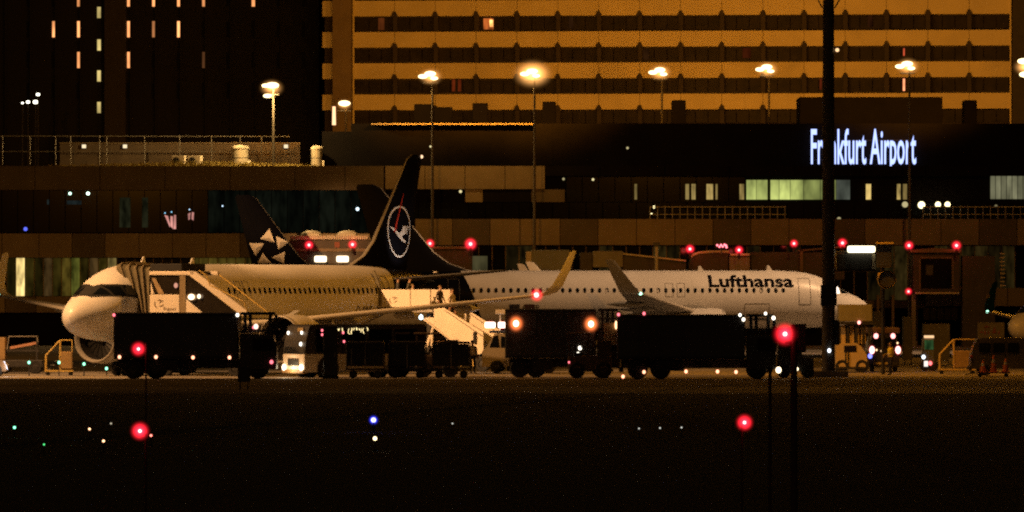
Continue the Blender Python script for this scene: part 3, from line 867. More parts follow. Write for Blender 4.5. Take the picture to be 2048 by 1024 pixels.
def fuselage_paint(name, s0, k):
    """white hull with the dark tail colour aft of a slanting line"""
    m = bpy.data.materials.new(name)
    m.use_nodes = True
    t = m.node_tree
    p = t.nodes['Principled BSDF']
    tc = t.nodes.new('ShaderNodeTexCoord')
    sx = t.nodes.new('ShaderNodeSeparateXYZ')
    t.links.new(tc.outputs['Object'], sx.inputs[0])
    mz = t.nodes.new('ShaderNodeMath'); mz.operation = 'MULTIPLY_ADD'
    mz.inputs[1].default_value = k
    t.links.new(sx.outputs[2], mz.inputs[0])
    t.links.new(sx.outputs[0], mz.inputs[2])
    lt = t.nodes.new('ShaderNodeMath'); lt.operation = 'LESS_THAN'
    lt.inputs[1].default_value = -s0
    t.links.new(mz.outputs[0], lt.inputs[0])
    n = t.nodes.new('ShaderNodeTexNoise')
    n.inputs['Scale'].default_value = .5
    n.inputs['Detail'].default_value = 6
    t.links.new(tc.outputs['Object'], n.inputs['Vector'])
    rp = t.nodes.new('ShaderNodeValToRGB')
    rp.color_ramp.elements[0].position = .3
    rp.color_ramp.elements[0].color = (.66, .65, .62, 1)
    rp.color_ramp.elements[1].position = .7
    rp.color_ramp.elements[1].color = (.77, .76, .74, 1)
    t.links.new(n.outputs['Fac'], rp.inputs[0])
    mx = t.nodes.new('ShaderNodeMixRGB')
    mx.inputs[2].default_value = (.0035, .0038, .0075, 1)
    t.links.new(lt.outputs[0], mx.inputs[0])
    t.links.new(rp.outputs[0], mx.inputs[1])
    t.links.new(mx.outputs[0], p.inputs['Base Color'])
    p.inputs['Roughness'].default_value = .36
    sp_ = t.nodes.new('ShaderNodeMapRange')
    sp_.inputs[3].default_value = .5
    sp_.inputs[4].default_value = .1
    t.links.new(lt.outputs[0], sp_.inputs[0])
    t.links.new(sp_.outputs[0], p.inputs['Specular IOR Level'])
    return m


def loft(stations, m=10):
    """lifting surface from (y, leading edge s, chord, z, thickness, cant) stations"""
    rows = []
    prof = []
    for k in range(m + 1):
        x = (1 - math.cos(math.pi * k / m)) / 2
        prof.append((x, .5 * 2.6 * (math.sqrt(x) * .62 - .25 * x - .37 * x * x)))
    loop = [(x, z) for x, z in prof] + [(x, -z * .75) for x, z in prof[-2:0:-1]]
    for y, le, ch, z, th, cant in stations:
        n = Vector((0, -math.sin(cant), math.cos(cant)))
        rows.append([Vector((-(le + x * ch), y, z)) + n * (q * th) for x, q in loop])
    b = MB().grid(rows, True)
    n = len(loop)
    b.f.append(tuple(range(n)))
    b.f.append(tuple(range((len(rows) - 1) * n, len(rows) * n)))
    return b


def fin_side(s, z, side, off):
    """skin of the vertical fin (thin lens in plan)"""
    t = (z - 5.7) / 6.3
    le, te = 30.3 + 5.3 * t, 35.5 + 1.75 * t
    x = max(0, min(1, (s - le) / (te - le)))
    half = (.30 - .19 * t) * 1.6 * math.sqrt(max(0, x)) * (1 - x) * 1.6
    return Vector((-s, side * (half + off), z))


def airliner(name, label, nose, rz, side, paint, tipz=12.0, detail=True, sharklet=WHITE, finm=NAVY, scale=1.0, title=None, reg=None, group=None, door=True):
    a = thing(name, label, 'airliner', nose, rz, group)
    a.scale = (scale,) * 3
    ss_ = [0, .02, .06, .14, .25, .4, .6, .85, 1.15, 1.5, 1.9, 2.3, 2.8, 3.3, 3.9, 4.6, 5.4, 6.5, 8, 10, 12, 14, 16, 18, 20, 22, 24, 25, 26, 27, 28, 29, 30, 31, 32, 33, 34, 35, 36, 37, 37.5]
    rows = []
    for s in ss_:
        w_, zt, zb = sec(s)
        rows.append([Vector((-s, w_ * math.cos(t), (zt + zb) / 2 + (zt - zb) / 2 * math.sin(t))) for t in [2 * math.pi * k / 48 for k in range(48)]])
    fb = MB().grid(rows, True)
    fb.f.append(tuple(range(48)))
    fb.f.append(tuple(range((len(rows) - 1) * 48, len(rows) * 48)))
    fus = obj('fuselage', fb, paint, a, True)
    # fin with its fillet, rudder, bare leading edge
    zz = [5.5, 5.9, 6.4, 7.2, 8.2, 9.2, 10.2, 11.2, tipz - .25, tipz]
    st = []
    for z in zz:
        t = (z - 5.7) / 6.3
        le, te = 30.3 + 5.3 * t, 35.5 + 1.75 * t
        if z < 7.0: le -= 2.6 * ((7.0 - z) / 1.5) ** 2
        if z > tipz - .01: le += .35; te -= .15
        st.append((z, le, te - le, .30 - .19 * t))
    def fin_rows(f0, f1):
        rows = []
        for z, le, ch, th in st:
            loop = []
            for k in range(9):
                x = f0 + (f1 - f0) * k / 8
                loop.append((x, 1.6 * 1.6 * math.sqrt(x) * (1 - x) * th))
            rows.append([Vector((-(le + x * ch), y, z)) for x, y in loop] + [Vector((-(le + x * ch), -y, z)) for x, y in loop[::-1]])
        return rows
    for nm, f0, f1, mm in (('fin', .03, .70, finm), ('rudder', .706, 1.0, finm), ('fin_leading_edge', .0, .03, BARE)):
        b = MB().grid(fin_rows(f0, f1), True)
        b.f.append(tuple(range(18)))
        b.f.append(tuple(range((len(st) - 1) * 18, len(st) * 18)))
        obj(nm, b, mm, a, nm != 'rudder')
    for sd in (1, -1):
        obj('tailplane', loft([(sd * .5, 31.2, 3.9, 5.0, .5, 0), (sd * 3.4, 33.0, 2.7, 5.28, .36, 0), (sd * 6.1, 34.65, 1.55, 5.55, .2, 0), (sd * 6.25, 34.95, 1.1, 5.56, .06, 0)]), mat('tailplane_shaded_grey', (.10, .098, .095), .5, 0, .15, 1), a, True)  # grey darkened to stand for the shade under the tailplane
        wg = obj('wing', loft([(sd * 1.2, 11.2, 7.1, 2.45, .9, 0), (sd * 2.0, 11.75, 6.5, 2.55, .85, 0), (sd * 6.4, 14.0, 4.1, 3.0, .52, 0), (sd * 11, 16.35, 2.95, 3.5, .34, 0), (sd * 15.6, 18.7, 1.85, 4.02, .2, 0), (sd * 16.9, 19.4, 1.5, 4.2, .16, sd * .1)]), GREYP, a, True)
        obj('wing_leading_edge', MB().tube((-11.9, sd * 2.2, 2.6), (-14.02, sd * 6.4, 3.0), .17, .13, 10).tube((-14.02, sd * 6.4, 3.0), (-19.4, sd * 16.9, 4.2), .13, .055, 10), LEP, wg, True)
        obj('sharklet', loft([(sd * 16.92, 19.42, 1.48, 4.2, .15, sd * .12), (sd * 17.35, 19.75, 1.36, 4.36, .14, sd * .6), (sd * 17.62, 20.1, 1.22, 4.75, .12, sd * 1.05), (sd * 17.8, 20.8, .98, 5.6, .09, sd * 1.3), (sd * 17.92, 21.55, .62, 6.5, .06, sd * 1.35), (sd * 17.93, 21.85, .35, 6.58, .03, sd * 1.35)]), sharklet, wg, True)
        nc = (1, .05, .06) if sd > 0 else (.1, 1, .45)
        nv = obj('navigation_lamp', MB().ball((-19.55, sd * 16.95, 4.22), .13 if sd > 0 else .11, 12, 8), emit('nav_red', (1, .42, .4), 6) if sd > 0 else emit('nav_green', (.45, 1, .7), 3.5), wg, True)
        if sd > 0 and detail: lens(nv, (-19.55, sd * 16.97, 4.22), .50, RED_HALO)
        for y in (6.6, 9.6, 12.6):
            le = 14.0 + (y - 6.4) * .51
            ch = 4.1 - (y - 6.4) * .245
            z = 3.0 + (y - 6.4) * .112
            obj('flap_fairing', MB().lathe([(0, .02), (-.5, .2), (-1.4, .26), (-2.2, .17), (-2.9, .02)], (-(le + ch * .45), sd * y, z - .22), 'x', 10), GREYP, wg, True)
        # engine
        ez, ey, e0 = 1.86, sd * 5.75, 11.65
        en = obj('engine', MB().lathe([(-.12, 1.16), (-.02, 1.24), (-.25, 1.30), (-.9, 1.34), (-2.0, 1.33), (-3.2, 1.18), (-4.0, 1.0)], (-e0, ey, ez), 'x', 32), WHITE if finm is NAVY else GREYP, a, True)
        obj('inlet_duct', MB().lathe([(-.31, 1.11), (-.6, 1.07), (-1.05, 1.04)], (-e0, ey, ez), 'x', 32), mat('duct_dark', (.012, .011, .010), .6), en, True)
        obj('inlet_lip', MB().lathe([(-.30, 1.115), (-.1, 1.155), (.0, 1.22), (-.02, 1.26), (-.22, 1.305)], (-e0 + .012, ey, ez), 'x', 32), BARE, en, True)
        fd = obj('fan_disc', MB().lathe([(-1.0, .02), (-1.02, 1.03)], (-e0, ey, ez), 'x', 28), BLACK, en)
        fan = MB()
        for k in range(18):
            t = 2 * math.pi * k / 18
            rad = Vector((0, math.cos(t), math.sin(t)))
            tan = Vector((0, -math.sin(t), math.cos(t)))
            c = Vector((-e0 - .85, ey, ez))
            fan.add([c + rad * .28 - tan * .05 + Vector((.06, 0, 0)), c + rad * .28 + tan * .05 - Vector((.06, 0, 0)), c + rad * 1.0 + tan * .14 - Vector((.04, 0, 0)), c + rad * 1.0 - tan * .12 + Vector((.04, 0, 0))], [(0, 1, 2, 3)])
        obj('fan_blades', fan, mat('fan_titanium', (.012, .012, .012), .5, .2), en)
        obj('spinner', MB().lathe([(-.35, .01), (-.6, .18), (-.9, .3)], (-e0, ey, ez), 'x', 16), DARKP, en, True)
        obj('exhaust_cone', MB().lathe([(-3.6, .62), (-4.5, .5), (-5.2, .1), (-5.3, .01)], (-e0, ey, ez), 'x', 20), STEEL, en, True)
        obj('pylon', MB().prism([(-e0 - 1.0, ez + 1.25), (-e0 - 1.9, ez + 1.55), (-e0 - 5.5, ez + 1.55), (-e0 - 5.2, ez + .7), (-e0 - 2, ez + 1.0)], ey - .18, ey + .18), GREYP, en)
    # belly fairing and landing gear
    obj('belly_fairing', MB().ball((-15.2, 0, 2.25), 1, 24, 14, (5.2, 1.95, .85)), WHITE, a, True)
    def gear(s, y, r, dual, top):
        gg = obj('landing_gear', MB().tube((-s, y, r), (-s + .1, y, top), .11, .15, 10).tube((-s, y - dual, r), (-s, y + dual, r), .07), STEEL, a, True)
        for d in (-dual, dual):
            wl = obj('wheel', MB().lathe([(-.17, r * .55), (-.17, r * .9), (-.12, r), (.12, r), (.17, r * .9), (.17, r * .55)], (-s, y + d, r), 'y', 20), BLACK, gg, True)
            obj('rim', MB().lathe([(-.14, .01), (-.14, r * .56), (.14, r * .56), (.14, .01)], (-s, y + d, r), 'y', 16), GREYP, wl, True)
    gear(5.1, 0, .38, .26, 2.0)
    gear(17.7, 3.8, .58, .46, 2.5)
    gear(17.7, -3.8, .58, .46, 2.5)
    obj('antenna', MB().prism([(-7.0, 5.84), (-7.5, 5.84), (-7.42, 6.25), (-7.3, 6.25)], -.03, .03), WHITE, fus)
    obj('antenna', MB().prism([(-12.0, 5.84), (-12.5, 5.84), (-12.42, 6.2), (-12.3, 6.2)], -.03, .03), WHITE, fus)
    # flight deck glazing, wrapped on the nose
    mask = MB()
    rws = []
    for k in range(15):
        s = 1.30 + (4.05 - 1.30) * k / 14
        w_, zt, zb = sec(s)
        zl = 4.10 + .05 * math.sin(k / 14 * 3.0) - (.10 * max(0, (k - 9) / 5))
        zu = min(zt + 1, 4.78 - .10 * max(0, (k - 8) / 6) ** 2)
        zc, h = (zt + zb) / 2, (zt - zb) / 2
        al = math.asin(max(-1, min(1, (zl - zc) / h)))
        au = math.pi / 2 if zu >= zt else math.asin((zu - zc) / h)
        rws.append((s, w_ + .012, zc, h + .012, al, au))
    for sd in (1, -1):
        mask.grid([[Vector((-s, sd * w_ * math.cos(al + (au - al) * j / 8), zc + h * math.sin(al + (au - al) * j / 8))) for j in range(9)] for s, w_, zc, h, al, au in rws])
    cm = obj('cockpit_window_band', mask, WHITE if title else (BLACK if detail else GLASS), fus, True)
    for sd in ((1, -1) if detail else ()):
        for s0, s1 in ((1.5, 2.25), (2.36, 3.0), (3.1, 3.7)):
            rr = []
            for k in range(5):
                s = s0 + (s1 - s0) * k / 4
                w_, zt, zb = sec(s)
                zc, h = (zt + zb) / 2 , (zt - zb) / 2
                zl, zu = 4.22, min(zt - .06, 4.68)
                al, au = math.asin((zl - zc) / h), math.asin(max(-1, min(.99, (zu - zc) / h)))
                rr.append([Vector((-s, sd * (w_ + .024) * math.cos(al + (au - al) * j / 4), zc + (h + .024) * math.sin(al + (au - al) * j / 4))) for j in range(5)])
            lite = title and s0 > 2.3 and s0 < 3
            obj('cockpit_pane', MB().grid(rr), emit('cockpit_lit', (1, .82, .66), 1.8) if lite else GLASS, fus, True)
    if not detail: return a
    # cabin windows on the side in view
    wm = MB()
    n = 14
    vs = [(.12 * math.copysign(abs(math.cos(2 * math.pi * k / n)) ** .8, math.cos(2 * math.pi * k / n)), 0, .18 * math.copysign(abs(math.sin(2 * math.pi * k / n)) ** .8, math.sin(2 * math.pi * k / n))) for k in range(n)]
    wm.add(vs, [tuple(range(n))])
    me = wm.mesh('cabin_window', GLASS)
    me2 = wm.mesh('cabin_window_blind', mat('window_blind', (.6, .58, .55), .6))
    k = 0
    s = 6.6
    while s < 31.2:
        p = skin(s, 4.45, side, .012)
        w_, zt, zb = sec(s)
        tilt = side * math.atan2((4.45 - (zt + zb) / 2) / ((zt - zb) / 2) ** 2, abs(p.y) / w_ ** 2)
        if title or not 12.2 < s < 12.9:
            link('cabin_window', me, fus, p, (tilt, 0, 0))
            if title and k in (3, 17, 24):
                link('window_blind', me2, fus, skin(s + .04, 4.40, side, .02), (tilt, 0, 0)).scale = (.6, 1, .7)
        s += .533
        k += 1
    # doors: thin dark outlines
    seam = mat('door_seam', (.10, .095, .09), .7)
    def outline(s0, s1, z0, z1, nm, r=.018):
        pts = []
        N = 8
        for i in range(N + 1): pts.append(skin(s0, z0 + (z1 - z0) * i / N, side, .01))
        for i in range(N + 1): pts.append(skin(s1, z1 - (z1 - z0) * i / N, side, .01))
        pts.append(pts[0])
        obj(nm, MB().path(pts, r, 5), seam, fus)
    outline(4.6, 5.45, 3.45, 5.3, 'door_outline')
    outline(30.0, 30.8, 3.45, 5.25, 'door_outline')
    outline(13.75, 14.3, 4.0, 4.95, 'exit_outline', .012)
    outline(14.6, 15.15, 4.0, 4.95, 'exit_outline', .012)
    outline(7.6, 9.4, 2.3, 3.5, 'cargo_door_outline', .012)
    # lettering wrapped on the hull
    def wrap(text, cap, s_first, z0, squeeze, bold, mm, nm='letter'):
        for ch, vs, fs in glyphs(text, cap, squeeze, bold):
            bm = bmesh.new()
            bv = [bm.verts.new((v.x, v.y, 0)) for v in vs]
            for f in fs:
                try: bm.faces.new([bv[i] for i in f])
                except ValueError: pass
            for j in range(1, 8):
                bmesh.ops.bisect_plane(bm, geom=bm.verts[:] + bm.edges[:] + bm.faces[:], plane_co=(0, cap * j / 7.5, 0), plane_no=(0, 1, 0))
            bm.verts.index_update()
            q = MB().add([skin(s_first + (v.co.x if side > 0 else -v.co.x), z0 + v.co.y, side, .018) for v in bm.verts], [[v.index for v in f.verts] for f in bm.faces])
            bm.free()
            obj(nm, q, mm, fus)
    if title: wrap(title[0], title[1], title[2], title[3], title[4], .028, mat('letter_navy', (.004, .004, .008), .8, spec=.05), 'letter')
    if reg: wrap(reg[0], .42, reg[1], reg[2], 1.0, .01, mat('registration_dark', (.07, .06, .05), .5), 'registration_letter')
    for s0, mm in ((reg[3], 'flag_dark_red'), (reg[3] + 1.1, 'flag_dark_blue')):
        if side < 0: s0 = s0
        rows = [[skin(s0 + .75 * i / 2, reg[2] + .46 * j / 4, side, .014) for j in range(5)] for i in range(3)]
        obj('flag', MB().grid(rows), mat(mm, (.06, .012, .01) if 'red' in mm else (.01, .012, .04), .5), fus)
    return a


NL = (X(139, 384), 384.0, 0)
HD1 = 241.3
p1 = airliner('airliner', 'nearer airliner with orange-lit white nose and crane ring on its dark fin', NL, R(HD1), 1, fuselage_paint('hull_paint_near', 29.4, .45),
              tipz=12.1, reg=('D-AINE', 26.6, 3.2, 29.3))
p2 = airliner('airliner', 'farther airliner side-on with dark blue airline name on its white hull', (X(1737, 542.3), 542.3, 0), R(8.7), -1, fuselage_paint('hull_paint_far', 27.3, .42),
              tipz=12.0, title=('Lufthansa', .86, 12.05, 4.71, 1.40), reg=('D-AIUP', 26.2, 3.0, 24.6), scale=1.018)
starm = NAVY
ns = 35.9
a3 = R(29.5)
p3 = airliner('airliner', 'airliner behind with ring of silver triangles on its black fin', (X(500, 575) + ns * math.cos(a3), 575 + ns * math.sin(a3), 0), a3, -1, fuselage_paint('hull_paint_star', 28.6, .4), tipz=11.95, detail=False)
p4 = airliner('airliner', 'white regional jet nose cut by the picture edge above the traffic cones', (X(2024, 425), 425, 0), R(229.5), 1, fuselage_paint('hull_paint_regional', 29.0, .4), detail=False, scale=.76,
              sharklet=mat('teal_sharklet', (.006, .07, .075), .4))

obj('sharklet_emblem', MB().ball((-20.75, -17.76, 5.35), .3, 12, 8, (.8, .16, 1)), mat('emblem_gold', (.55, .36, .05), .5), p4, True)
# crane in a ring on the nearer fin
LOGO = mat('logo_white', (.72, .70, .68), .45, 0, .05, 1)
fc, fz, fr_ = 34.35, 7.75, 1.40
rg = MB()
rows = []
for k in range(49):
    t = 2 * math.pi * k / 48
    rows.append([fin_side(fc + r * math.cos(t), fz + r * math.sin(t), 1, .03) for r in (fr_ - .055, fr_ + .055)])
obj('ring', rg.grid(rows), LOGO, p1)


def fin_poly(poly, nm, mm, parent, side=1, off=.035):
    bm = bmesh.new()
    bm.faces.new([bm.verts.new((p[0], p[1], 0)) for p in poly])
    bmesh.ops.triangulate(bm, faces=bm.faces[:])
    bmesh.ops.subdivide_edges(bm, edges=bm.edges[:], cuts=2, use_grid_fill=True)
    bm.verts.index_update()
    q = MB().add([fin_side(v.co.x, v.co.y, side, off) for v in bm.verts], [[v.index for v in f.verts] for f in bm.faces])
    bm.free()
    return obj(nm, q, mm, parent)


def cr(a, b):   # crop pixels of the ring (788 x 1024 detail) to fin coordinates
    return (fc + (a - 300) / 190 * fr_, fz - (b - 485) / 410 * fr_)


fin_poly([cr(*p) for p in ((135, 405), (175, 408), (215, 440), (258, 480), (320, 545), (350, 590), (412, 632), (405, 670), (370, 655), (320, 620), (270, 560), (225, 500), (175, 445))], 'crane_body', LOGO, p1)
fin_poly([cr(*p) for p in ((275, 515), (320, 480), (345, 430), (350, 392), (390, 388), (398, 520), (365, 530), (330, 565))], 'crane_wing', LOGO, p1)
for y0 in (390, 424, 460, 494):
    fin_poly([cr(*p) for p in ((390, y0), (466 - (y0 - 390) * .35, y0 + 8), (462 - (y0 - 390) * .35, y0 + 26), (390, y0 + 24))], 'feather', LOGO, p1)
fin_poly([(34.35 + .40, 9.9), (34.35 + .46, 9.9), (33.75, 7.75), (33.58, 7.75)], 'reflection_line', mat('red_reflection', (.55, .05, .03), .45), p1, 1, .05)  # red light reflection near the rudder hinge, painted as a strip
obj('logo_lamp', MB().bbox(-33.6, 2.9, 5.45, -33.4, 3.1, 5.53, .02), BARE, p1)
l_ = light('logo_light', 'SPOT', (-33.5, 3.0, 5.65), 170, (1, .86, .72), None, .05, (-34.3, 0, 7.6), 62, .7)
l_.parent = p1
obj('tail_lamp', MB().ball((-37.2, 0, 12.0), .1, 8, 6), emit('tail_lamp', (1, .6, .35), 1.2), p1, True)

# ring of triangles on the far fin (faceted: one paler, one darker half)
SL = mat('star_silver', (.82, .80, .77), .5, 0, .1, 1)
SD_ = mat('star_grey', (.42, .41, .40), .5, 0, .1, 1)
nose3 = Vector(p3.location)


def star_pt(px, py):
    """photo pixel -> station and height on the far fin's flank"""
    u = Vector((math.cos(a3), math.sin(a3)))
    k = (px - 1024) / F
    # point = nose - s*u + side offset; solve x = k*y
    off = Vector((math.sin(a3), -math.cos(a3))) * .25
    nx, ny = nose3.x + off.x, nose3.y + off.y
    s = (nx - k * ny) / (u.x - k * u.y)
    y = ny - s * u.y
    return (s, H + (HZ - py) * y / F)


for tri in (((539, 457), (521, 478), (549, 485), (538, 475)), ((552, 472), (578, 484), (556, 499), (561, 484)), ((500, 486), (529, 487), (513, 512), (514, 496)),
            ((526, 506), (517, 526), (542, 526), (528, 518)), ((569, 503), (543, 515), (567, 527), (559, 514))):
    A, B, Cc, M = [star_pt(*q) for q in tri]
    fin_poly([A, B, M], 'star_facet', SL, p3, -1, .05)
    fin_poly([B, Cc, M], 'star_facet', SD_, p3, -1, .05)
    fin_poly([Cc, A, M], 'star_facet', SL, p3, -1, .05)

# ------------------------------------------------------------------ ground vehicles
def wheel(parent, x, y, r, wd=.28, tyre=BLACK, rim=None):
    q = obj('wheel', MB().lathe([(-wd / 2, r * .55), (-wd / 2, r * .9), (-wd * .35, r), (wd * .35, r), (wd / 2, r * .9), (wd / 2, r * .55)], (x, y, r), 'y', 20), tyre, parent, True)
    obj('rim', MB().lathe([(-wd * .4, .01), (-wd * .4, r * .3), (-wd * .3, r * .56), (wd * .3, r * .56), (wd * .4, r * .3), (wd * .4, .01)], (x, y, r), 'y', 16), rim or DSTEEL, q, True)
    return q


MK = emit('marker_amber', (1, .36, .2), 2.6)
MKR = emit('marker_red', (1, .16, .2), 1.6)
MKW = emit('marker_white', (1, .9, .72), 5)


def marker(parent, x, y, z, r, m, name='marker_lamp'):
    return obj(name, MB().ball((x, y, z), r, 10, 6, (1, .5, 1.15)), m, parent, True)


def box_truck(label, px0, pxb, pxc, topy, D, paint, cabpaint, marks, group):
    s_ = F / D
    t = thing('catering_truck', label, 'truck', (X(px0, D), D, 0), 0, group)
    L, Lc = (pxb - px0) / s_, (pxc - px0) / s_
    top = Z(topy, D)
    obj('cargo_box', MB().bbox(0, 0, 1.0, L, 2.45, top, .06), paint, t)
    obj('box_rail', MB().box(.05, -.02, 1.02, L - .05, -.003, 1.14).box(.05, -.02, top - .16, L - .05, -.003, top - .07), DSTEEL, t)
    for k in range(1, 6):
        obj('box_rib', MB().box(L * k / 6 - .03, -.022, 1.15, L * k / 6 + .03, -.003, top - .17), paint, t)
    obj('chassis', MB().box(.2, .5, .55, Lc - .4, 1.95, .98).box(L * .30, .05, .42, L * .52, .45, .95).box(.1, .1, .35, .3, 2.3, .6), DSTEEL, t)
    for x in (L * .16, L * .34, Lc - .95):
        for y in (.2, 2.25): wheel(t, x, y, .5)
    cx0, cx1 = L + .12, Lc
    cab = obj('cab', MB().prism([(cx0, .5), (cx1 - .02, .5), (cx1, 1.35), (cx1 - .16, 2.2), (cx0, 2.26)], .05, 2.4), cabpaint, t)
    obj('side_window', MB().prism([(cx0 + (cx1 - cx0) * .35, 1.42), (cx1 - .12, 1.42), (cx1 - .22, 2.02), (cx0 + (cx1 - cx0) * .35, 2.08)], .035, .06), GLASS, cab)
    obj('windscreen', MB().add([(cx1 + .005, .2, 1.36), (cx1 + .005, 2.25, 1.36), (cx1 - .148, 2.25, 2.14), (cx1 - .148, .2, 2.14)], [(0, 1, 2, 3)]), GLASS, cab)
    obj('mirror', MB().bbox(cx1 - .1, -.22, 1.35, cx1 + .02, -.08, 1.85, .02), DSTEEL, cab)
    obj('step', MB().box(cx0 + .3, -.05, .32, cx1 - .4, .3, .42), DSTEEL, cab)
    # bridging platform over the cab: floor, posts, roof
    pf = obj('platform', MB().prism([(cx0, 2.30), (cx1 + .1, 2.44), (cx1 + .1, 2.54), (cx0, 2.40)], .15, 2.3), DSTEEL, t)
    for x in (cx0 + .22, cx0 + .48, cx1 - .35, cx1 - .05):
        obj('post', MB().box(x - .05, .18, 2.42, x + .05, .28, top - .12), DSTEEL, pf)
        obj('post', MB().box(x - .05, 2.15, 2.42, x + .05, 2.25, top - .12), DSTEEL, pf)
    obj('rail', MB().tube((cx0, .23, 3.02), (cx1, .23, 3.02), .035), DSTEEL, pf)
    obj('platform_roof', MB().bbox(cx0, .1, top - .12, cx1 - .1, 2.35, top + .02, .04), DSTEEL, pf)
    for px, py, r, m, nm in marks:
        marker(t, (px - px0) / s_, -.05, Z(py, D), r, m, nm)
    return t


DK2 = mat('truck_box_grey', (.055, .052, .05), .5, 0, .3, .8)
tg = 'catering trucks parked along the service road'
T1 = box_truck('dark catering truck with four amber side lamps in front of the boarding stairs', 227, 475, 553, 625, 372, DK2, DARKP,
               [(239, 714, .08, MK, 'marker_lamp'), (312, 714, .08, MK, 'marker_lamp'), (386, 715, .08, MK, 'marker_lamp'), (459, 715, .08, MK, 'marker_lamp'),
                (475, 630, .08, MKW, 'work_lamp_or_glint'), (228, 630, .07, MKR, 'marker_lamp'), (512, 653, .12, emit('glint', (1, .6, .45), 1.6), 'work_lamp_or_glint'), (507, 655, .06, MKR, 'marker_lamp'), (543, 724, .09, MKR, 'marker_lamp')], tg)  # the ball over the cab is a glint drawn as glow
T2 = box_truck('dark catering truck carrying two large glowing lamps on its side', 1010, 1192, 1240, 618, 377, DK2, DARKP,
               [(1160, 696, .09, MKW, 'work_lamp_or_glint'), (1156, 708, .09, MKW, 'work_lamp_or_glint'), (1156, 717, .05, MKW, 'work_lamp_or_glint')], tg)
WCORE = emit('warm_core', (1, .85, .62), 9)
WARM_HALO = halo_mat('warm_halo', (1, .20, .05), 22)
for px, py in ((1032, 647), (1182, 648)):
    c = Vector(((px - 1010) / (F / 377), -.2, Z(py, 377)))
    wl = obj('flood_lamp', MB().tube(c + Vector((0, .21, 0)), c + Vector((0, .05, 0)), .2, .22, 14), DSTEEL, T2)
    obj('bulb', MB().ball(c, .14, 14, 10, (1, .8, 1.15)), WCORE, wl, True)
    lens(wl, c, .52, WARM_HALO, (1, .8, 1.1))
obj('side_panel', MB().box((1208 - 1010) / 39.26, -.10, Z(690, 377), (1236 - 1010) / 39.26, -.04, Z(646, 377)), mat('panel_tan', (.34, .25, .12), .6, 0, .2, 2), T2)
obj('edge_lamp', MB().ball(((1232 - 1010) / 39.26, -.16, Z(650, 377)), .10, 10, 8, (.6, 1, 2.2)), emit('edge_lamp', (1, .5, .25), 2.2), T2, True)
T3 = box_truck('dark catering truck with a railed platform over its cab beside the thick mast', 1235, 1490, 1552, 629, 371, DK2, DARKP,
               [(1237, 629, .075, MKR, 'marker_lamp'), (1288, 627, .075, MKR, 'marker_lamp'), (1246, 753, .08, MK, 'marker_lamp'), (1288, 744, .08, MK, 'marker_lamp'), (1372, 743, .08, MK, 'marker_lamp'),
                (1435, 743, .08, MK, 'marker_lamp'), (1472, 744, .08, MK, 'marker_lamp'), (1480, 630, .07, MKW, 'work_lamp_or_glint'), (1487, 639, .08, MKW, 'work_lamp_or_glint'),
                (1531, 627, .07, MKW, 'work_lamp_or_glint'), (1547, 636, .09, MKW, 'work_lamp_or_glint'), (1557, 740, .14, emit('head_pale', (1, .8, .5), 4), 'headlamp')], tg)
# low tug hidden in the dark behind the platform truck
tug = thing('baggage_tug', 'low dark baggage tug with one pale lamp between truck and mast', 'tractor', (X(1598, 376), 376, 0))
obj('body', MB().prism([(-1.1, .35), (.75, .35), (.75, 1.0), (.2, 1.05), (.1, 1.5), (-.2, 2.3), (-1.0, 2.3), (-1.1, 1.0)], 0, 1.4), DARKP, tug)
obj('cab_roof', MB().bbox(-1.1, -.05, 2.3, -.1, 1.45, 2.42, .04), DARKP, tug)
for x in (-.75, .45):
    for y in (.08, 1.3): wheel(tug, x, y, .33, .2)
marker(tug, -.12, -.06, Z(738, 376), .09, emit('head_pale', (1, .8, .5), 4), 'headlamp')

# apron bus with its headlamps on
bus = thing('apron_bus', 'white apron bus with both headlamps on beside the dark catering truck', 'bus', (X(587, 378), 378, 0), R(180 + 28))
busw = mat('bus_white', (.62, .58, .50), .45, 0, .1, .8)
Lb, Wb, Hb = 6.9, 2.5, 2.72
obj('body_lower', MB().bbox(-Lb, -Wb / 2, .28, 0, Wb / 2, 1.22, .08), busw, bus)
obj('body_upper', MB().prism([(-Lb, 1.2), (-.02, 1.2), (-.10, 1.9), (-.3, Hb - .1), (-.5, Hb), (-Lb, Hb)], -Wb / 2 + .03, Wb / 2 - .03), DARKP, bus)
obj('windscreen', MB().add([(.01, -1.1, 1.26), (.01, 1.1, 1.26), (-.285, 1.1, Hb - .2), (-.285, -1.1, Hb - .2)], [(0, 1, 2, 3)]), GLASS, bus)
for k in range(4):
    for sd in (1, -1):
        x = -.7 - k * 1.5
        obj('side_window', MB().box(x - 1.3, sd * (Wb / 2 - .025), 1.3, x, sd * (Wb / 2 - .005), Hb - .25), GLASS, bus)
obj('grille', MB().box(.005, -.62, .62, .03, .62, .98), DSTEEL, bus)
obj('bumper', MB().bbox(-.2, -1.22, .22, .06, 1.22, .42, .05), mat('bus_bumper', (.3, .2, .09), .6), bus)
HL = emit('headlamp_white', (1, .86, .62), 14)
for y in (-1.0, 1.0):
    h_ = obj('headlamp', MB().ball((.05, y, .52), .17, 14, 10, (.5, 1, .95)), HL, bus, True)
    lens(h_, (.06, y, .52), .32, halo_mat('head_halo', (1, .4, .12), 14.0), (.5, 1, .95))
for x in (-1.35, -5.4):
    for sd in (1, -1):
        obj('wheel_arch', MB().tube((x, sd * (Wb / 2 + .012), .5), (x, sd * (Wb / 2 - .2), .5), .62, .62, 20), BLACK, bus)
        wheel(bus, x, sd * (Wb / 2 - .08), .48, .3)
random.seed(21)
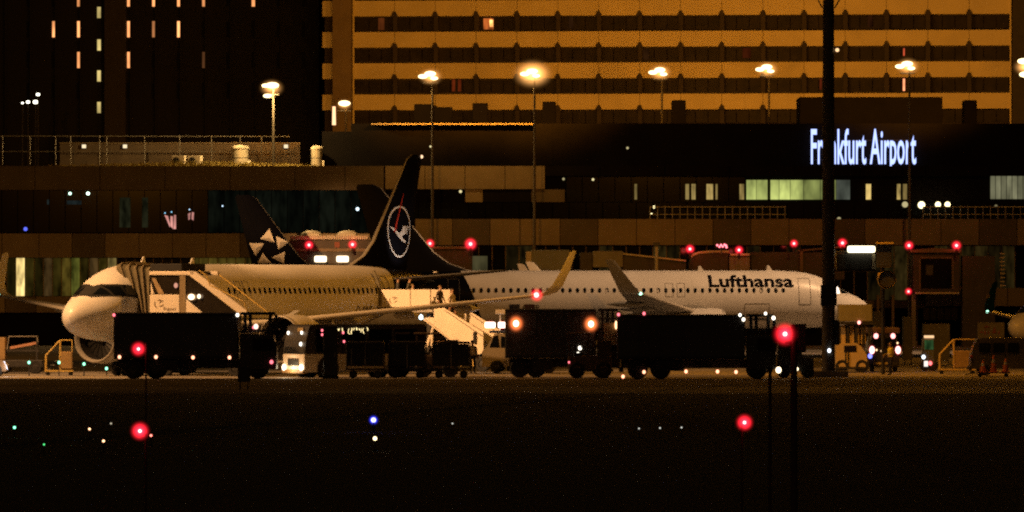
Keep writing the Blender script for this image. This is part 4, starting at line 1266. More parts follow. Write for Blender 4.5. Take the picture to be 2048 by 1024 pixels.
for k in range(15):
    x0 = 1.55 + k * .142 + random.uniform(-.05, .05)
    z0 = 2.56 - random.uniform(0, .05)
    n_ = random.choice((1, 2, 3, 3))
    pts = [(-x0, Wb / 2 + .02, z0)]
    for j in range(n_):
        pts.append((-x0 - random.uniform(-.07, .07), Wb / 2 + .02, pts[-1][2] - random.uniform(.06, .13)))
    if 5 <= k <= 6: continue
    obj('interior_lamp', MB().path(pts, random.uniform(.012, .026), 6), emit('bus_reflection', (1, .76, .34), 1.5), bus, True)  # gold lamp reflections in the side windows, drawn as glowing squiggles
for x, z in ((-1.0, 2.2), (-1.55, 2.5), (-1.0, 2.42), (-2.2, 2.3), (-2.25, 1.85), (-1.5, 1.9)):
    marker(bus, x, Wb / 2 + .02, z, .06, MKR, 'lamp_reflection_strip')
for y, z in ((-.95, 2.28), (.6, 2.3)): marker(bus, -.18, y, z, .08, MKW, 'clearance_lamp')
marker(bus, -.05, .75, 1.72, .09, MKW, 'dash_lamp')
obj('route_display', MB().box(-.24, .1, 2.36, -.18, .75, 2.55), mat('panel_tan', (.34, .25, .12), .6), bus)
light('headlamp_beam', 'POINT', (.45, 0, .45), 25, (1, .8, .5), None, .2).parent = bus

cabn = thing('equipment_cabinet', 'tall narrow dark cabinet standing in front of the white bus', 'cabinet', (X(661, 373), 373, 0))
obj('casing', MB().bbox(-.36, 0, .15, .36, .6, Z(652, 373), .03), DARKP, cabn)
obj('plinth', MB().box(-.4, -.03, 0, .4, .63, .145), DSTEEL, cabn)
obj('door_handle', MB().box(.2, -.04, 1.1, .24, -.003, 1.35), STEEL, cabn)

# belt loader / tractor group in the dark
trc = thing('pushback_tractor', 'dark open-sided tow tractor parked among baggage carts before the rear stairs', 'tractor', (X(830, 378.5), 378.5, 0))
trm = mat('tractor_brown', (.10, .065, .035), .6, 0, .3, 1)
obj('hood', MB().bbox(0, 0, .45, 2.2, 1.7, 1.15, .08), trm, trc)
obj('cab_floor', MB().box(.05, .05, .35, 2.3, 1.65, .45), DSTEEL, trc)
for x, y in ((.08, .08), (1.05, .08), (.08, 1.6), (1.05, 1.6)):
    obj('roll_post', MB().box(x - .04, y - .04, 1.15, x + .04, y + .04, 2.2), trm, trc)
obj('canopy', MB().bbox(-.05, -.05, 2.2, 1.2, 1.75, 2.3, .04), trm, trc)
obj('seat', MB().bbox(.3, .3, 1.15, .75, .9, 1.3, .04).bbox(.3, .3, 1.3, .42, .9, 1.85, .03), DARKP, trc)
obj('steering_column', MB().tube((1.0, .6, 1.1), (.8, .6, 1.55), .03).lathe([(0, .17), (.03, .19), (.06, .17)], (.8, .6, 1.55), 'z', 14), DARKP, trc)
obj('towing_rack', MB().box(1.5, .1, 1.15, 2.2, .16, 1.9).box(1.5, 1.5, 1.15, 2.2, 1.56, 1.9).box(1.5, .1, 1.86, 2.2, 1.56, 1.92), trm, trc)
for x in (.45, 1.8):
    for y in (.1, 1.6): wheel(trc, x, y, .42, .26)
marker(trc, .05, -.04, Z(724, 376), .05, MKR, 'tail_lamp')

# curtain-sided baggage carts and a second tractor in the dark
def copy_tree(o, parent=None):
    c = o.copy()
    C.objects.link(c)
    c.parent = parent
    for chd in list(o.children): copy_tree(chd, c)
    return c


crt = thing('baggage_cart', 'dark baggage cart nearest the tall narrow cabinet', 'baggage cart', (X(692, 374.5), 374.5, 0), 0, 'baggage carts in front of the bus')
cm_ = mat('cart_dark', (.05, .042, .03), .7, 0, .3, 1)
obj('bed', MB().box(0, 0, .42, 1.95, 1.4, .5), DSTEEL, crt)
obj('end_wall', MB().bbox(0, .02, .5, .05, 1.38, 1.75, .015), cm_, crt)
obj('end_wall', MB().bbox(1.9, .02, .5, 1.95, 1.38, 1.75, .015), cm_, crt)
obj('roof', MB().prism([(-.04, 1.75), (1.99, 1.75), (1.85, 1.86), (.1, 1.86)], -.03, 1.43), cm_, crt)
obj('curtain', MB().grid([[Vector((.06 + 1.83 * k / 24, .03 + .03 * math.sin(k * 1.7), z)) for k in range(25)] for z in (.62, 1.2, 1.74)]), mat('curtain_dark', (.03, .032, .035), .8, 0, .3, 3), crt)
obj('mid_post', MB().box(.95, -.005, .5, .99, .02, 1.75), STEEL, crt)
obj('drawbar', MB().tube((0, .7, .4), (-.55, .7, .25), .035), DSTEEL, crt)
for x in (.35, 1.6):
    for y in (.08, 1.32): wheel(crt, x, y, .2, .13)
for px, lab in ((776, 'dark baggage cart between the bus tail and the tow tractor'), (864, 'dark baggage cart in front of the orange stair cab')):
    c_ = copy_tree(crt)
    c_.location = (X(px, 375.2), 375.2, 0)
    c_['label'] = lab
t2 = copy_tree(trc)
t2.location = (X(1136, 374.3), 374.3, 0)
t2['label'] = 'dark open-sided tow tractor parked in front of the lamp truck'

# ------------------------------------------------------------------ boarding stairs
STR = mat('stairs_white', (.72, .66, .56), .5, 0, .08, 1.1)
BEL = mat('bellows_grey', (.13, .115, .07), .85, 0, .25, 2)
u5 = Vector((-math.cos(R(HD1)), -math.sin(R(HD1)), 0)); pv = Vector((-math.sin(R(HD1)), math.cos(R(HD1)), 0))
o1 = Vector(NL) + u5 * 5.0 + pv * 2.0
s1 = thing('boarding_stairs', 'covered boarding stairs with pleated hood at the nose door', 'boarding stairs', o1, R(HD1 - 270))
rows = []
tops = (.55, .30, .12, -.10, -.28, -.52, -.72, -1.0, -1.22, -1.55)
bots = (.55, .42, .40, .26, .24, .10, .08, -.06, -.08, -.2)
for k, (a, b) in enumerate(zip(tops, bots)):
    q = .10 if k % 2 else 0
    yy = 1.25 - q
    zt = 5.72 - q + .02 * k
    loop = []
    for i in range(7): loop.append((b + (a - b) * i / 6, -yy, 2.75 + (zt - .15 - 2.75) * i / 6))
    loop += [(a, -yy + .15, zt), (a, 0, zt + .03), (a, yy - .15, zt)]
    for i in range(6, -1, -1): loop.append((b + (a - b) * i / 6, yy, 2.75 + (zt - .15 - 2.75) * i / 6))
    rows.append([Vector(p) for p in loop])
obj('hood_bellows', MB().grid(rows), BEL, s1)
for k in (1, 3, 5, 7):
    obj('hood_hoop', MB().path([p + Vector((0, -.02 if i < 8 else .02, .02)) for i, p in enumerate(rows[k + 1])], .035, 5), mat('hoop_tan', (.22, .18, .11), .7), s1)
obj('hood_roof', MB().bbox(.56, -1.2, 5.47, 2.5, 1.2, 5.86, .05), BLACK, s1)
obj('roof_beam', MB().bbox(.56, -1.28, 5.26, 3.3, -1.10, 5.46, .03), STR, s1)
obj('roof_beam', MB().bbox(.56, 1.10, 5.26, 3.3, 1.28, 5.46, .03), STR, s1)
for y0, y1 in ((-1.28, -1.10),):
    obj('stair_beam', MB().prism([(3.05, 5.46), (3.32, 5.46), (6.45, 3.42), (6.45, 3.16), (6.18, 3.16), (3.05, 5.22)], y0, y1), STR, s1)
obj('side_panel', MB().bbox(.58, -1.26, 2.9, 2.38, -1.2, 4.24, .02), STR, s1)
obj('side_panel', MB().bbox(.58, 1.2, 2.9, 2.38, 1.26, 4.24, .02), STR, s1)
obj('corner_post', MB().box(2.4, -1.25, 1.2, 2.75, -1.05, 5.25), mat('post_olive', (.22, .17, .09), .7), s1)
obj('kick_panel', MB().prism([(2.8, 4.0), (4.05, 3.12), (4.6, 2.7), (2.8, 2.7)], -1.26, -1.2), STR, s1)
obj('side_glass', MB().prism([(.6, 4.26), (2.38, 4.26), (2.38, 5.24), (.6, 5.24)], -1.19, -1.17), mat('smoked_glass', (.02, .017, .013), .15), s1)
obj('side_glass', MB().prism([(2.76, 4.05), (4.6, 2.75), (6.1, 2.4), (6.1, 3.1), (3.05, 5.2), (2.76, 5.24)], -1.19, -1.17), mat('smoked_glass', (.02, .017, .013), .15), s1)
obj('inner_strut', MB().prism([(.66, 5.1), (.9, 5.1), (1.45, 4.27), (1.1, 4.27)], -1.215, -1.195), mat('strut_tan', (.3, .22, .12), .7), s1)
obj('inner_panel', MB().prism([(.62, 4.27), (.62, 4.9), (.82, 4.27)], -1.216, -1.196), STR, s1)
obj('far_rail', MB().path([(3.3, 1.2, 5.3), (6.3, 1.2, 3.3)], .035, 6), YEL, s1)
hr = obj('handrail', MB().path([(3.6, -1.3, 5.5), (4.05, -1.3, 5.25), (4.25, -1.3, 4.75), (6.3, -1.3, 3.9), (6.5, -1.3, 3.4)], .025, 6), YEL, s1)
for k in range(15):
    obj('stair_tread', MB().box(2.8 + k * .27, -1.05, 3.36 - k * .2, 3.12 + k * .27, 1.05, 3.42 - k * .2), STEEL, s1)
obj('platform_floor', MB().box(.3, -1.15, 3.3, 2.8, 1.15, 3.42), STEEL, s1)
ch = obj('chassis', MB().bbox(.8, -1.0, .5, 6.6, 1.0, .85, .05).bbox(.9, -.8, .86, 1.2, .8, 3.28, .03).bbox(2.3, -.8, .86, 2.6, .8, 3.28, .03), DSTEEL, s1)
for x in (1.4, 5.6):
    for y in (-.9, .9): wheel(s1, x, y, .42, .26)
lm1 = obj('stair_lamp', MB().ball((3.15, -1.32, 4.12), .15, 12, 8, (1.3, .6, 1)), emit('stair_lamp', (1, .72, .42), 9), s1, True)
lens(lm1, (3.15, -1.33, 4.12), .36, halo_mat('stair_halo', (1, .45, .15), 9), (1.4, .6, .8))
marker(s1, 3.62, -1.32, 4.15, .10, emit('stair_spark', (1, .7, .45), 3), 'stair_lamp')
marker(s1, 2.2, -1.3, 4.72, .12, emit('stair_dull', (1, .45, .3), .5), 'round_lamp')


def flat_text(parent, text, cap, x, y, z, m, squeeze=1.0, nm='letter'):
    for chh, vs, fs in glyphs(text, cap, squeeze, .0):
        obj(nm, MB().add([Vector((x + v.x, y, z + v.y)) for v in vs], fs), m, parent)


def arcs(parent, x, y, z, r, m):
    """sweeping three-curve emblem"""
    for a0, a1, dx, dz, rr in ((150, 260, 0, 0, 1), (20, 130, .1, -.1, .8), (250, 330, .3, .35, .9), (60, 170, .9, -.25, .8)):
        pts = []
        for k in range(9):
            t = R(a0 + (a1 - a0) * k / 8)
            wd = .10 * math.sin(math.pi * k / 8) + .015
            c = Vector((x + dx * r + rr * r * math.cos(t), y, z + dz * r + rr * r * math.sin(t)))
            nrm = Vector((math.cos(t), 0, math.sin(t))) * wd * r
            pts.append([c - nrm, c + nrm])
        obj('emblem_stroke', MB().grid(pts), m, parent)


LG = mat('logo_grey', (.16, .12, .08), .6)
arcs(s1, 1.15, -1.275, 3.78, .26, LG)
flat_text(s1, 'Fraport', .17, 1.42, -1.275, 3.42, LG)

o2 = Vector(NL) + u5 * 30.4 + pv * 1.75
s2 = thing('boarding_stairs', 'open white boarding stairs with passengers at the rear door', 'boarding stairs', o2, R(HD1 - 270))
obj('platform_floor', MB().box(-.2, -1.1, 3.28, 3.4, 1.1, 3.42), STEEL, s2)
for a, b in ((.2, 2.02), (2.06, 3.28)):
    obj('platform_panel', MB().bbox(a, -1.16, 3.55, b, -1.1, 4.52, .02), STR, s2)
    obj('platform_panel', MB().bbox(a, 1.1, 3.55, b, 1.16, 4.52, .02), STR, s2)
obj('door_fender', MB().path([(-.35, -1.1, 5.55), (-.1, -1.12, 5.1), (.1, -1.12, 4.4), (.12, -1.12, 3.6)], .10, 8), BEL, s2)
obj('door_fender', MB().prism([(-.25, 3.9), (.18, 3.9), (.18, 3.55), (.05, 3.5)], -1.18, -1.05), STR, s2)
for y0, y1 in ((-1.16, -1.10), (1.10, 1.16)):
    p_ = obj('stair_panel', MB().prism([(3.52, 3.66), (3.8, 3.70), (6.62, 2.18), (6.62, 1.10), (6.35, .95), (3.75, 2.62), (3.52, 2.9)], y0, y1), STR, s2)
    obj('panel_seam', MB().prism([(4.2, 3.40), (4.2, 3.36), (6.6, 1.92), (6.6, 1.97)], y0 - .006, y1 + .006), DSTEEL, p_)
    obj('lower_panel', MB().prism([(2.9, 2.95), (3.48, 2.98), (3.6, 2.75), (6.1, 1.05), (6.0, .85), (3.4, 2.62)], y0 + .005, y1 - .005), STR, s2)
    tr = obj('lattice_rail', MB().path([(2.75, (y0 + y1) / 2, 2.95), (4.9, (y0 + y1) / 2, 1.55), (5.2, (y0 + y1) / 2, 1.6)], .05, 6), STR, s2)
    for k in range(6):
        x = 3.1 + k * .36
        z = 2.95 - (x - 2.75) * .65
        obj('lattice_bar', MB().tube((x, (y0 + y1) / 2, z), (x + .16, (y0 + y1) / 2, z + .30), .035, .035, 6), STR, tr)
for a, b in (((3.45, 2.55), (3.0, 1.35)), ((3.2, 2.0), (2.85, 1.2)), ((4.35, 1.75), (3.95, 1.2)), ((4.25, 1.75), (5.0, 1.2)), ((3.35, 2.4), (3.3, 1.3))):
    obj('lift_strut', MB().tube((a[0], -1.0, a[1]), (b[0], -1.0, b[1]), .075, .075, 8), STR, s2)
for k in range(16):
    obj('stair_tread', MB().box(3.4 + k * .25, -1.05, 3.2 - k * .185, 3.7 + k * .25, 1.05, 3.25 - k * .185), STEEL, s2)
obj('chassis', MB().bbox(2.6, -.9, .5, 7.2, .9, .85, .05).bbox(2.8, -.7, .86, 3.1, .7, 3.2, .03), DSTEEL, s2)
cb_ = obj('cab', MB().prism([(3.7, .4), (5.05, .4), (5.05, 1.05), (4.75, 1.62), (3.7, 1.68)], -1.22, .2), mat('cab_orange', (.36, .20, .08), .6, 0, .2, 1), s2)
obj('side_window', MB().prism([(3.8, 1.12), (4.9, 1.12), (4.68, 1.55), (3.8, 1.6)], -1.24, -1.222), GLASS, cb_)
for x in (3.3, 6.5):
    for y in (-.95, .9): wheel(s2, x, y, .42, .26)
obj('mirror', MB().bbox(6.05, -1.3, 1.55, 6.2, -1.18, 2.2, .03), BLACK, s2)
marker(s2, 2.75, -1.25, 3.0, .13, emit('stairs_spark', (.75, .95, 1), 5), 'work_lamp_or_glint')
marker(s2, 6.75, -1.2, .62, .17, emit('stairs_head', (1, .72, .42), 7), 'work_lamp_or_glint')
for a, b, z0, z1 in ((5.25, 5.3, .3, 1.5), (6.0, 6.05, .3, 1.4)): obj('railing_post', MB().box(a, -1.25, z0, b, -1.2, z1), YEL, s2)
arcs(s2, .95, -1.175, 3.95, .22, LG)

# service van with a bright light bar, half hidden by the lamp truck
van = thing('service_van', 'white service van with glowing light bar half hidden by the lamp truck', 'van', (X(964, 398), 398, 0))
s_ = F / 398
obj('body', MB().prism([(0, .35), (4.4, .35), (4.4, 2.0), (4.2, 2.15), (.7, 2.15), (.25, 1.45), (0, 1.2)], 0, 1.9), mat('van_cream', (.38, .33, .25), .5, 0, .15, 1), van)
obj('side_window', MB().prism([(.4, 1.4), (.62, 2.0), (.85, 2.05), (.95, 1.4)], -.02, -.004), GLASS, van)
obj('side_window', MB().prism([(1.02, 1.4), (1.02, 2.0), (1.3, 1.95), (1.35, 1.4)], -.02, -.004), GLASS, van)
obj('windscreen', MB().add([(.02, .1, 1.26), (.02, 1.8, 1.26), (.6, 1.8, 2.06), (.6, .1, 2.06)], [(0, 1, 2, 3)]), GLASS, van)
obj('roof_rack', MB().bbox(.4, .2, 2.17, 1.35, 1.7, 2.30, .03), DSTEEL, van)
for x in (.8, 3.6):
    for y in (.05, 1.85): wheel(van, x, y, .36, .22)
for x0, x1 in ((.15, .72), (.86, 1.28)):
    lb = obj('light_bar', MB().bbox(x0, -.1, Z(656, 398), x1, .25, Z(644, 398), .08), emit('light_bar', (1, .74, .58), 6), van)
    lens(lb, ((x0 + x1) / 2, .05, Z(650, 398)), 1.0, halo_mat('bar_halo', (1, .04, .04), 9.0), ((x1 - x0) * .75, .35, .36))
obj('roof_sign', MB().bbox(.72, .1, Z(628, 398), 1.25, .3, Z(619, 398), .02).box(.95, .15, 2.3, 1.0, .25, Z(628.2, 398)), STR, van)

# ------------------------------------------------------------------ vehicles at the right-hand stand
gt = thing('ground_power_truck', 'white ground service truck under the farther airliner nose', 'truck', (X(1672, 402), 402, 0))
s_ = F / 402
gx = lambda px: (px - 1672) / s_
olv = mat('olive_body', (.22, .20, .10), .65, 0, .2, 1)
wyl = mat('cab_cream', (.55, .42, .2), .55, 0, .12, 1)
obj('lift_body', MB().bbox(gx(1678), .3, Z(643, 402), gx(1745), 2.3, Z(609, 402), .05), olv, gt)
obj('lift_floor', MB().box(gx(1672), .25, Z(649, 402), gx(1748), 2.35, Z(644, 402)), DSTEEL, gt)
for a in (1676, 1694, 1711, 1725, 1737): obj('scissor_post', MB().box(gx(a), .4, Z(690, 402), gx(a + 5), .5, Z(650, 402)), DSTEEL, gt)
for a, b in ((1683, 1692), (1701, 1709), (1712, 1720), (1723, 1733)): obj('rear_panel', MB().box(gx(a), .7, Z(688, 402), gx(b), .78, Z(651, 402)), wyl, gt)
obj('hood', MB().prism([(gx(1672), .25), (gx(1735), .25), (gx(1733), 1.0), (gx(1722), Z(692, 402)), (gx(1712), Z(686, 402)), (gx(1672), Z(688, 402))], 0, 2.0), wyl, gt)
obj('side_window', MB().bbox(gx(1688), -.03, Z(704, 402), gx(1713), -.004, Z(691, 402), .01), mat('dark_blue_glass', (.008, .008, .02), .2), gt)
obj('bumper', MB().box(gx(1676), -.06, .2, gx(1730), -.01, .32), DSTEEL, gt)
obj('step_frame', MB().box(gx(1690), -.04, .5, gx(1693), -.005, Z(704, 402)).box(gx(1695.5), -.04, .3, gx(1698.5), -.005, Z(704, 402)), DSTEEL, gt)
for x in (gx(1684), gx(1724)):
    for y in (.1, 1.9): wheel(gt, x, y, .36, .24)
marker(gt, gx(1718.5), .2, Z(645, 402), .09, emit('small_pink', (1, .3, .25), 3), 'marker_lamp')

suv = thing('van', 'dark van seen from behind with bright red tail lamps', 'van', (X(1768, 405), 405, 0))
s_ = F / 405
sx = lambda px: (px - 1768) / s_
obj('body', MB().prism([(sx(1738), .3), (sx(1798), .3), (sx(1799), 1.1), (sx(1793), Z(668, 405)), (sx(1745), Z(668, 405)), (sx(1736), 1.1)], 0, 4.6), mat('van_dark', (.02, .018, .02), .35, 0, .3, 1), suv)
obj('rear_window', MB().prism([(sx(1744), Z(694, 405)), (sx(1793), Z(694, 405)), (sx(1789), Z(676, 405)), (sx(1748), Z(676, 405))], -.02, -.004), GLASS, suv)
obj('roof_box', MB().bbox(sx(1735), .3, Z(667, 405), sx(1800), 4, Z(655, 405), .05), mat('roof_box_brown', (.12, .07, .05), .6), suv)
obj('bumper', MB().bbox(sx(1740), -.12, .3, sx(1797), -.01, .5, .04), DSTEEL, suv)
obj('number_plate', MB().box(sx(1747), -.14, .42, sx(1776), -.122, .54), mat('plate_cream', (.5, .42, .25), .5), suv)
for a in (1744, 1796):
    tl = obj('tail_lamp', MB().ball((sx(a), -.04, Z(700, 405)), .17, 12, 10, (.85, .5, 1.25)), emit('tail_red_core', (1, .45, .4), 5), suv, True)
    lens(tl, (sx(a), -.06, Z(700, 405)), .32, halo_mat('tail_halo', (1, .02, .04), 14), (.85, .6, 1.3))
for a in (1752, 1786): marker(suv, sx(a), -.02, Z(672, 405), .13, emit('tail_red_core2', (1, .3, .28), 3.5), 'brake_lamp')
marker(suv, sx(1740), -.08, Z(712, 405), .12, emit('blue_lamp', (.2, .22, 1), 1.6), 'side_lamp')
for a, b in ((1753, 700), (1763, 702), (1795, 686)): marker(suv, sx(a), -.03, Z(b, 405), .05, emit('small_amber', (1, .6, .3), 1.5), 'reflector')
for x in (sx(1745), sx(1791)):
    obj('wheel', MB().lathe([(-.12, .2), (-.12, .3), (0, .34), (.12, .3), (.12, .2)], (x, .6, .34), 'x', 18), BLACK, suv, True)

cart = thing('utility_cart', 'narrow utility cart with white front and red lamp beyond the worker', 'cart', (X(1857, 410), 410, 0))
s_ = F / 410
cx = lambda px: (px - 1857) / s_
obj('cabin', MB().bbox(cx(1847), 0, .35, cx(1869), 1.8, Z(677, 410), .06), mat('cart_grey', (.12, .13, .14), .5), cart)
obj('windscreen', MB().box(cx(1849), -.02, Z(699, 410), cx(1867), -.004, Z(680, 410)), emit('cart_screen', (.15, .4, .12), .09, .8, 3), cart)
obj('roof_light', MB().bbox(cx(1849), -.05, Z(676, 410), cx(1868), .6, Z(671, 410), .03), emit('cart_roof_light', (1, .6, .3), .8), cart)
obj('front_panel', MB().bbox(cx(1848), -.05, Z(733, 410), cx(1856), -.01, Z(722, 410), .02), emit('cart_lamp_white', (1, .9, .8), .8), cart)
marker(cart, cx(1860.5), -.04, Z(726.5, 410), .10, emit('cart_red', (1, .12, .12), 2.5), 'tail_lamp')
marker(cart, cx(1847), -.04, Z(714, 410), .10, emit('cart_white', (.85, .92, 1), 2), 'side_lamp')
for x in (cx(1850), cx(1866)): wheel(cart, x, .1, .28, .16)

# panels and signs along the building foot
for a, b, c, d, D, lab in ((1847, 648, 1900, 690, 440, 'pale green metal service box behind the utility cart'), (1807, 634, 1825, 668, 445, 'small olive cabinet beside the bridge leg'),
                           (1748, 623, 1764, 650, 445, 'small pale cabinet with dark gap beside the docking post')):
    bx = thing('service_box', lab, 'cabinet', (X((a + c) / 2, D), D, 0), 0, 'service boxes along the stand')
    wobj('casing', MB().bbox(X(a, D), D, .3, X(c, D), D + 1.5, Z(b, D), .05), olv, bx)
    wobj('door', MB().box(X(a + 3, D), D - .03, .5, X((a + c) / 2, D), D - .004, Z(b + 5, D)), olv, bx)
    for px in (a + 2, c - 4): wobj('foot', MB().box(X(px, D), D + .1, 0, X(px + 2, D), D + .3, .296), DSTEEL, bx)
nb = thing('notice_board', 'grey notice board with rusty red markings beside the regional jet', 'notice board', (X(1982, 436), 436, 0))
wobj('board', MB().bbox(X(1955, 436), 436, Z(685, 436), X(2009, 436), 436.15, Z(645, 436), .03), mat('board_grey', (.20, .18, .11), .65, 0, .25, 1), nb)
wobj('post', MB().box(X(1962, 436), 436.02, 0, X(1965, 436), 436.12, Z(685.4, 436)).box(X(2000, 436), 436.02, 0, X(2003, 436), 436.12, Z(685.4, 436)), DSTEEL, nb)
for a, b, c, d in ((1959, 661, 1966, 666), (1968, 656, 1972, 669), (1975, 660, 1979, 667), (1984, 653, 1993, 666), (1996, 660, 2000, 668), (1966, 651, 1980, 655)):
    wobj('marking', MB().prism([(X(a, 435.9), Z(d, 435.9)), (X(c, 435.9), Z(d, 435.9)), (X((a + c) / 2 + 1, 435.9), Z(b, 435.9))], 435.96, 435.99), mat('rust_red', (.28, .07, .04), .7), nb)


def step_stand(label, px, D, mirror=1, boxw=1.0):
    """small maintenance stand: sloping rails, platform box, castors"""
    st = thing('maintenance_steps', label, 'steps', (X(px, D), D, 0), 0, 'maintenance steps')
    r = lambda a: a * mirror
    for y in (0, .75):
        rl = obj('handrail', MB().path([(0, y, .25), (0, y, 1.05), (r(.75), y, 1.85), (r(.75), y, .3)], .03, 6), YEL, st)
    for k in range(4): obj('tread', MB().box(r(.08 + k * .2), .03, .3 + k * .22, r(.26 + k * .2), .72, .34 + k * .22), STEEL, st)
    obj('platform_box', MB().bbox(r(.8), 0, .35, r(.8 + boxw), .75, 1.25, .04), mat('steps_box', (.34, .22, .08), .65, 0, .25, 1), st)
    obj('top_rail', MB().path([(r(.75), 0, 1.85), (r(.8 + boxw), 0, 1.85), (r(.8 + boxw), 0, 1.25)], .03, 6), YEL, st)
    obj('base_frame', MB().box(r(-.05), -.02, .2, r(.85 + boxw), .78, .28), YEL, st)
    for x in (.1, .8 + boxw - .1):
        for y in (.05, .7): wheel(st, r(x), y, .10, .07)
    return st


step_stand('yellow railed maintenance steps below the nearer airliner nose', 91, 388, 1, .6)
step_stand('yellow railed maintenance steps with brown box beside the parked dark van', 1880, 395, 1, 1.05)

tro = thing('parked_van', 'dark van parked behind three traffic cones beside the regional jet', 'van', (X(1942, 386), 386, 0))
vdk = mat('van_charcoal', (.045, .04, .034), .5, 0, .3, 1)
obj('body', MB().prism([(0, .38), (4.6, .38), (4.6, 1.85), (4.45, 1.98), (.5, 1.98), (.3, 1.9), (.05, 1.15), (0, .9)], 0, 1.9), vdk, tro)
for a, b in ((.42, 1.0), (1.15, 1.75), (1.9, 2.5)): obj('side_window', MB().bbox(a, -.02, 1.22, b, -.004, 1.72, .006), GLASS, tro)
obj('rear_window', MB().add([(.02, .15, 1.2), (.02, 1.75, 1.2), (.27, 1.75, 1.82), (.27, .15, 1.82)], [(0, 1, 2, 3)]), GLASS, tro)
obj('door_seam', MB().box(1.06, -.012, .5, 1.08, -.003, 1.9).box(1.8, -.012, .5, 1.82, -.003, 1.9), BLACK, tro)
obj('bumper', MB().bbox(-.1, .05, .3, .06, 1.85, .52, .03), BLACK, tro)
marker(tro, .02, -.02, 1.0, .07, mat('dead_tail_lamp', (.2, .01, .01), .3), 'tail_lamp')
for x in (.75, 3.8):
    for y in (.06, 1.84): wheel(tro, x, y, .34, .2)
dol = thing('cone_dolly', 'low dark dolly bearing three orange traffic cones', 'dolly', (X(1960, 381.5), 381.5, 0))
obj('deck', MB().box(-.2, -.35, .19, 1.55, .35, .235), mat('dolly_brown', (.12, .06, .035), .7), dol)
obj('towbar', MB().tube((-.2, 0, .21), (-.75, 0, .12), .025), DSTEEL, dol)
for x in (0, 1.35):
    for y in (-.3, .3): wheel(dol, x, y, .095, .07)
cone_m = mat('cone_orange', (.62, .16, .03), .6, 0, .15, 3)
for px, h_, lab in ((1966, .62, 'smallest of the three orange traffic cones on the dolly'), (1987, .9, 'tallest orange traffic cone in the middle of three'), (2011, .72, 'orange traffic cone standing closest to the regional jet')):
    cn = thing('traffic_cone', lab, 'traffic cone', (X(px, 381.5), 381.5, .236), 0, 'traffic cones on the dolly')
    obj('cone', MB().lathe([(.04, .17), (h_ * .98, .035), (h_, .02)], (0, 0, 0), 'z', 16), cone_m, cn, True)
    obj('base', MB().bbox(-.22, -.22, 0, .22, .22, .045, .015), cone_m, cn)
    obj('band', MB().lathe([(h_ * .55, .17 - .135 * .55 + .004), (h_ * .75, .17 - .135 * .75 + .004)], (0, 0, 0), 'z', 16), WPAINT, cn, True)

# belt loader by the left edge
bl = thing('belt_loader', 'dark belt loader with pinkish conveyor behind the maintenance steps', 'belt loader', (X(40, 396), 396, 0))
obj('chassis', MB().bbox(-1.3, 0, .35, 1.2, 1.6, .75, .05), DARKP, bl)
obj('conveyor', MB().prism([(-.55, 1.32), (.85, 1.58), (.85, 1.72), (-.55, 1.46)], .3, 1.3), mat('belt_pink', (.42, .22, .15), .7, 0, .2, 2), bl)
obj('conveyor_frame', MB().box(-.8, .2, 1.2, 1.0, .28, 1.3).tube((.9, .25, .7), (.9, .25, 2.05), .06), DARKP, bl)
obj('hand_rail', MB().path([(-.7, .2, 1.3), (-.6, .2, 2.0), (.9, .2, 2.0), (.95, .2, 1.7)], .03, 6), STEEL, bl)
obj('cab', MB().bbox(-1.25, .1, .75, -.8, 1.5, 1.95, .05), mat('loader_tan', (.30, .20, .09), .6), bl)
for x in (-.9, .8):
    for y in (.1, 1.5): wheel(bl, x, y, .36, .22)
lv = thing('service_car', 'car front with one bluish headlamp at the picture edge', 'car', (X(-10, 384), 384, 0))
obj('body', MB().prism([(-2.5, .25), (.55, .25), (.62, .6), (.3, .85), (-.4, .95), (-1.0, 1.5), (-2.5, 1.5)], 0, 1.8), mat('car_brown', (.2, .12, .06), .4), lv)
obj('side_window', MB().prism([(-.55, .98), (-1.0, 1.4), (-2.2, 1.4), (-2.2, .98)], -.02, -.004), GLASS, lv)
obj('headlamp', MB().prism([(.45, .80), (.58, .58), (.64, .35), (.55, .62)], -.04, .25), emit('car_head', (.8, .85, 1), 6), lv)
for x in (-1.9, .05):
    for y in (.08, 1.72): wheel(lv, x, y, .32, .2)
light('car_beam', 'POINT', (X(16, 384), 383.6, .5), 12, (1, .9, .8), lv, .1)

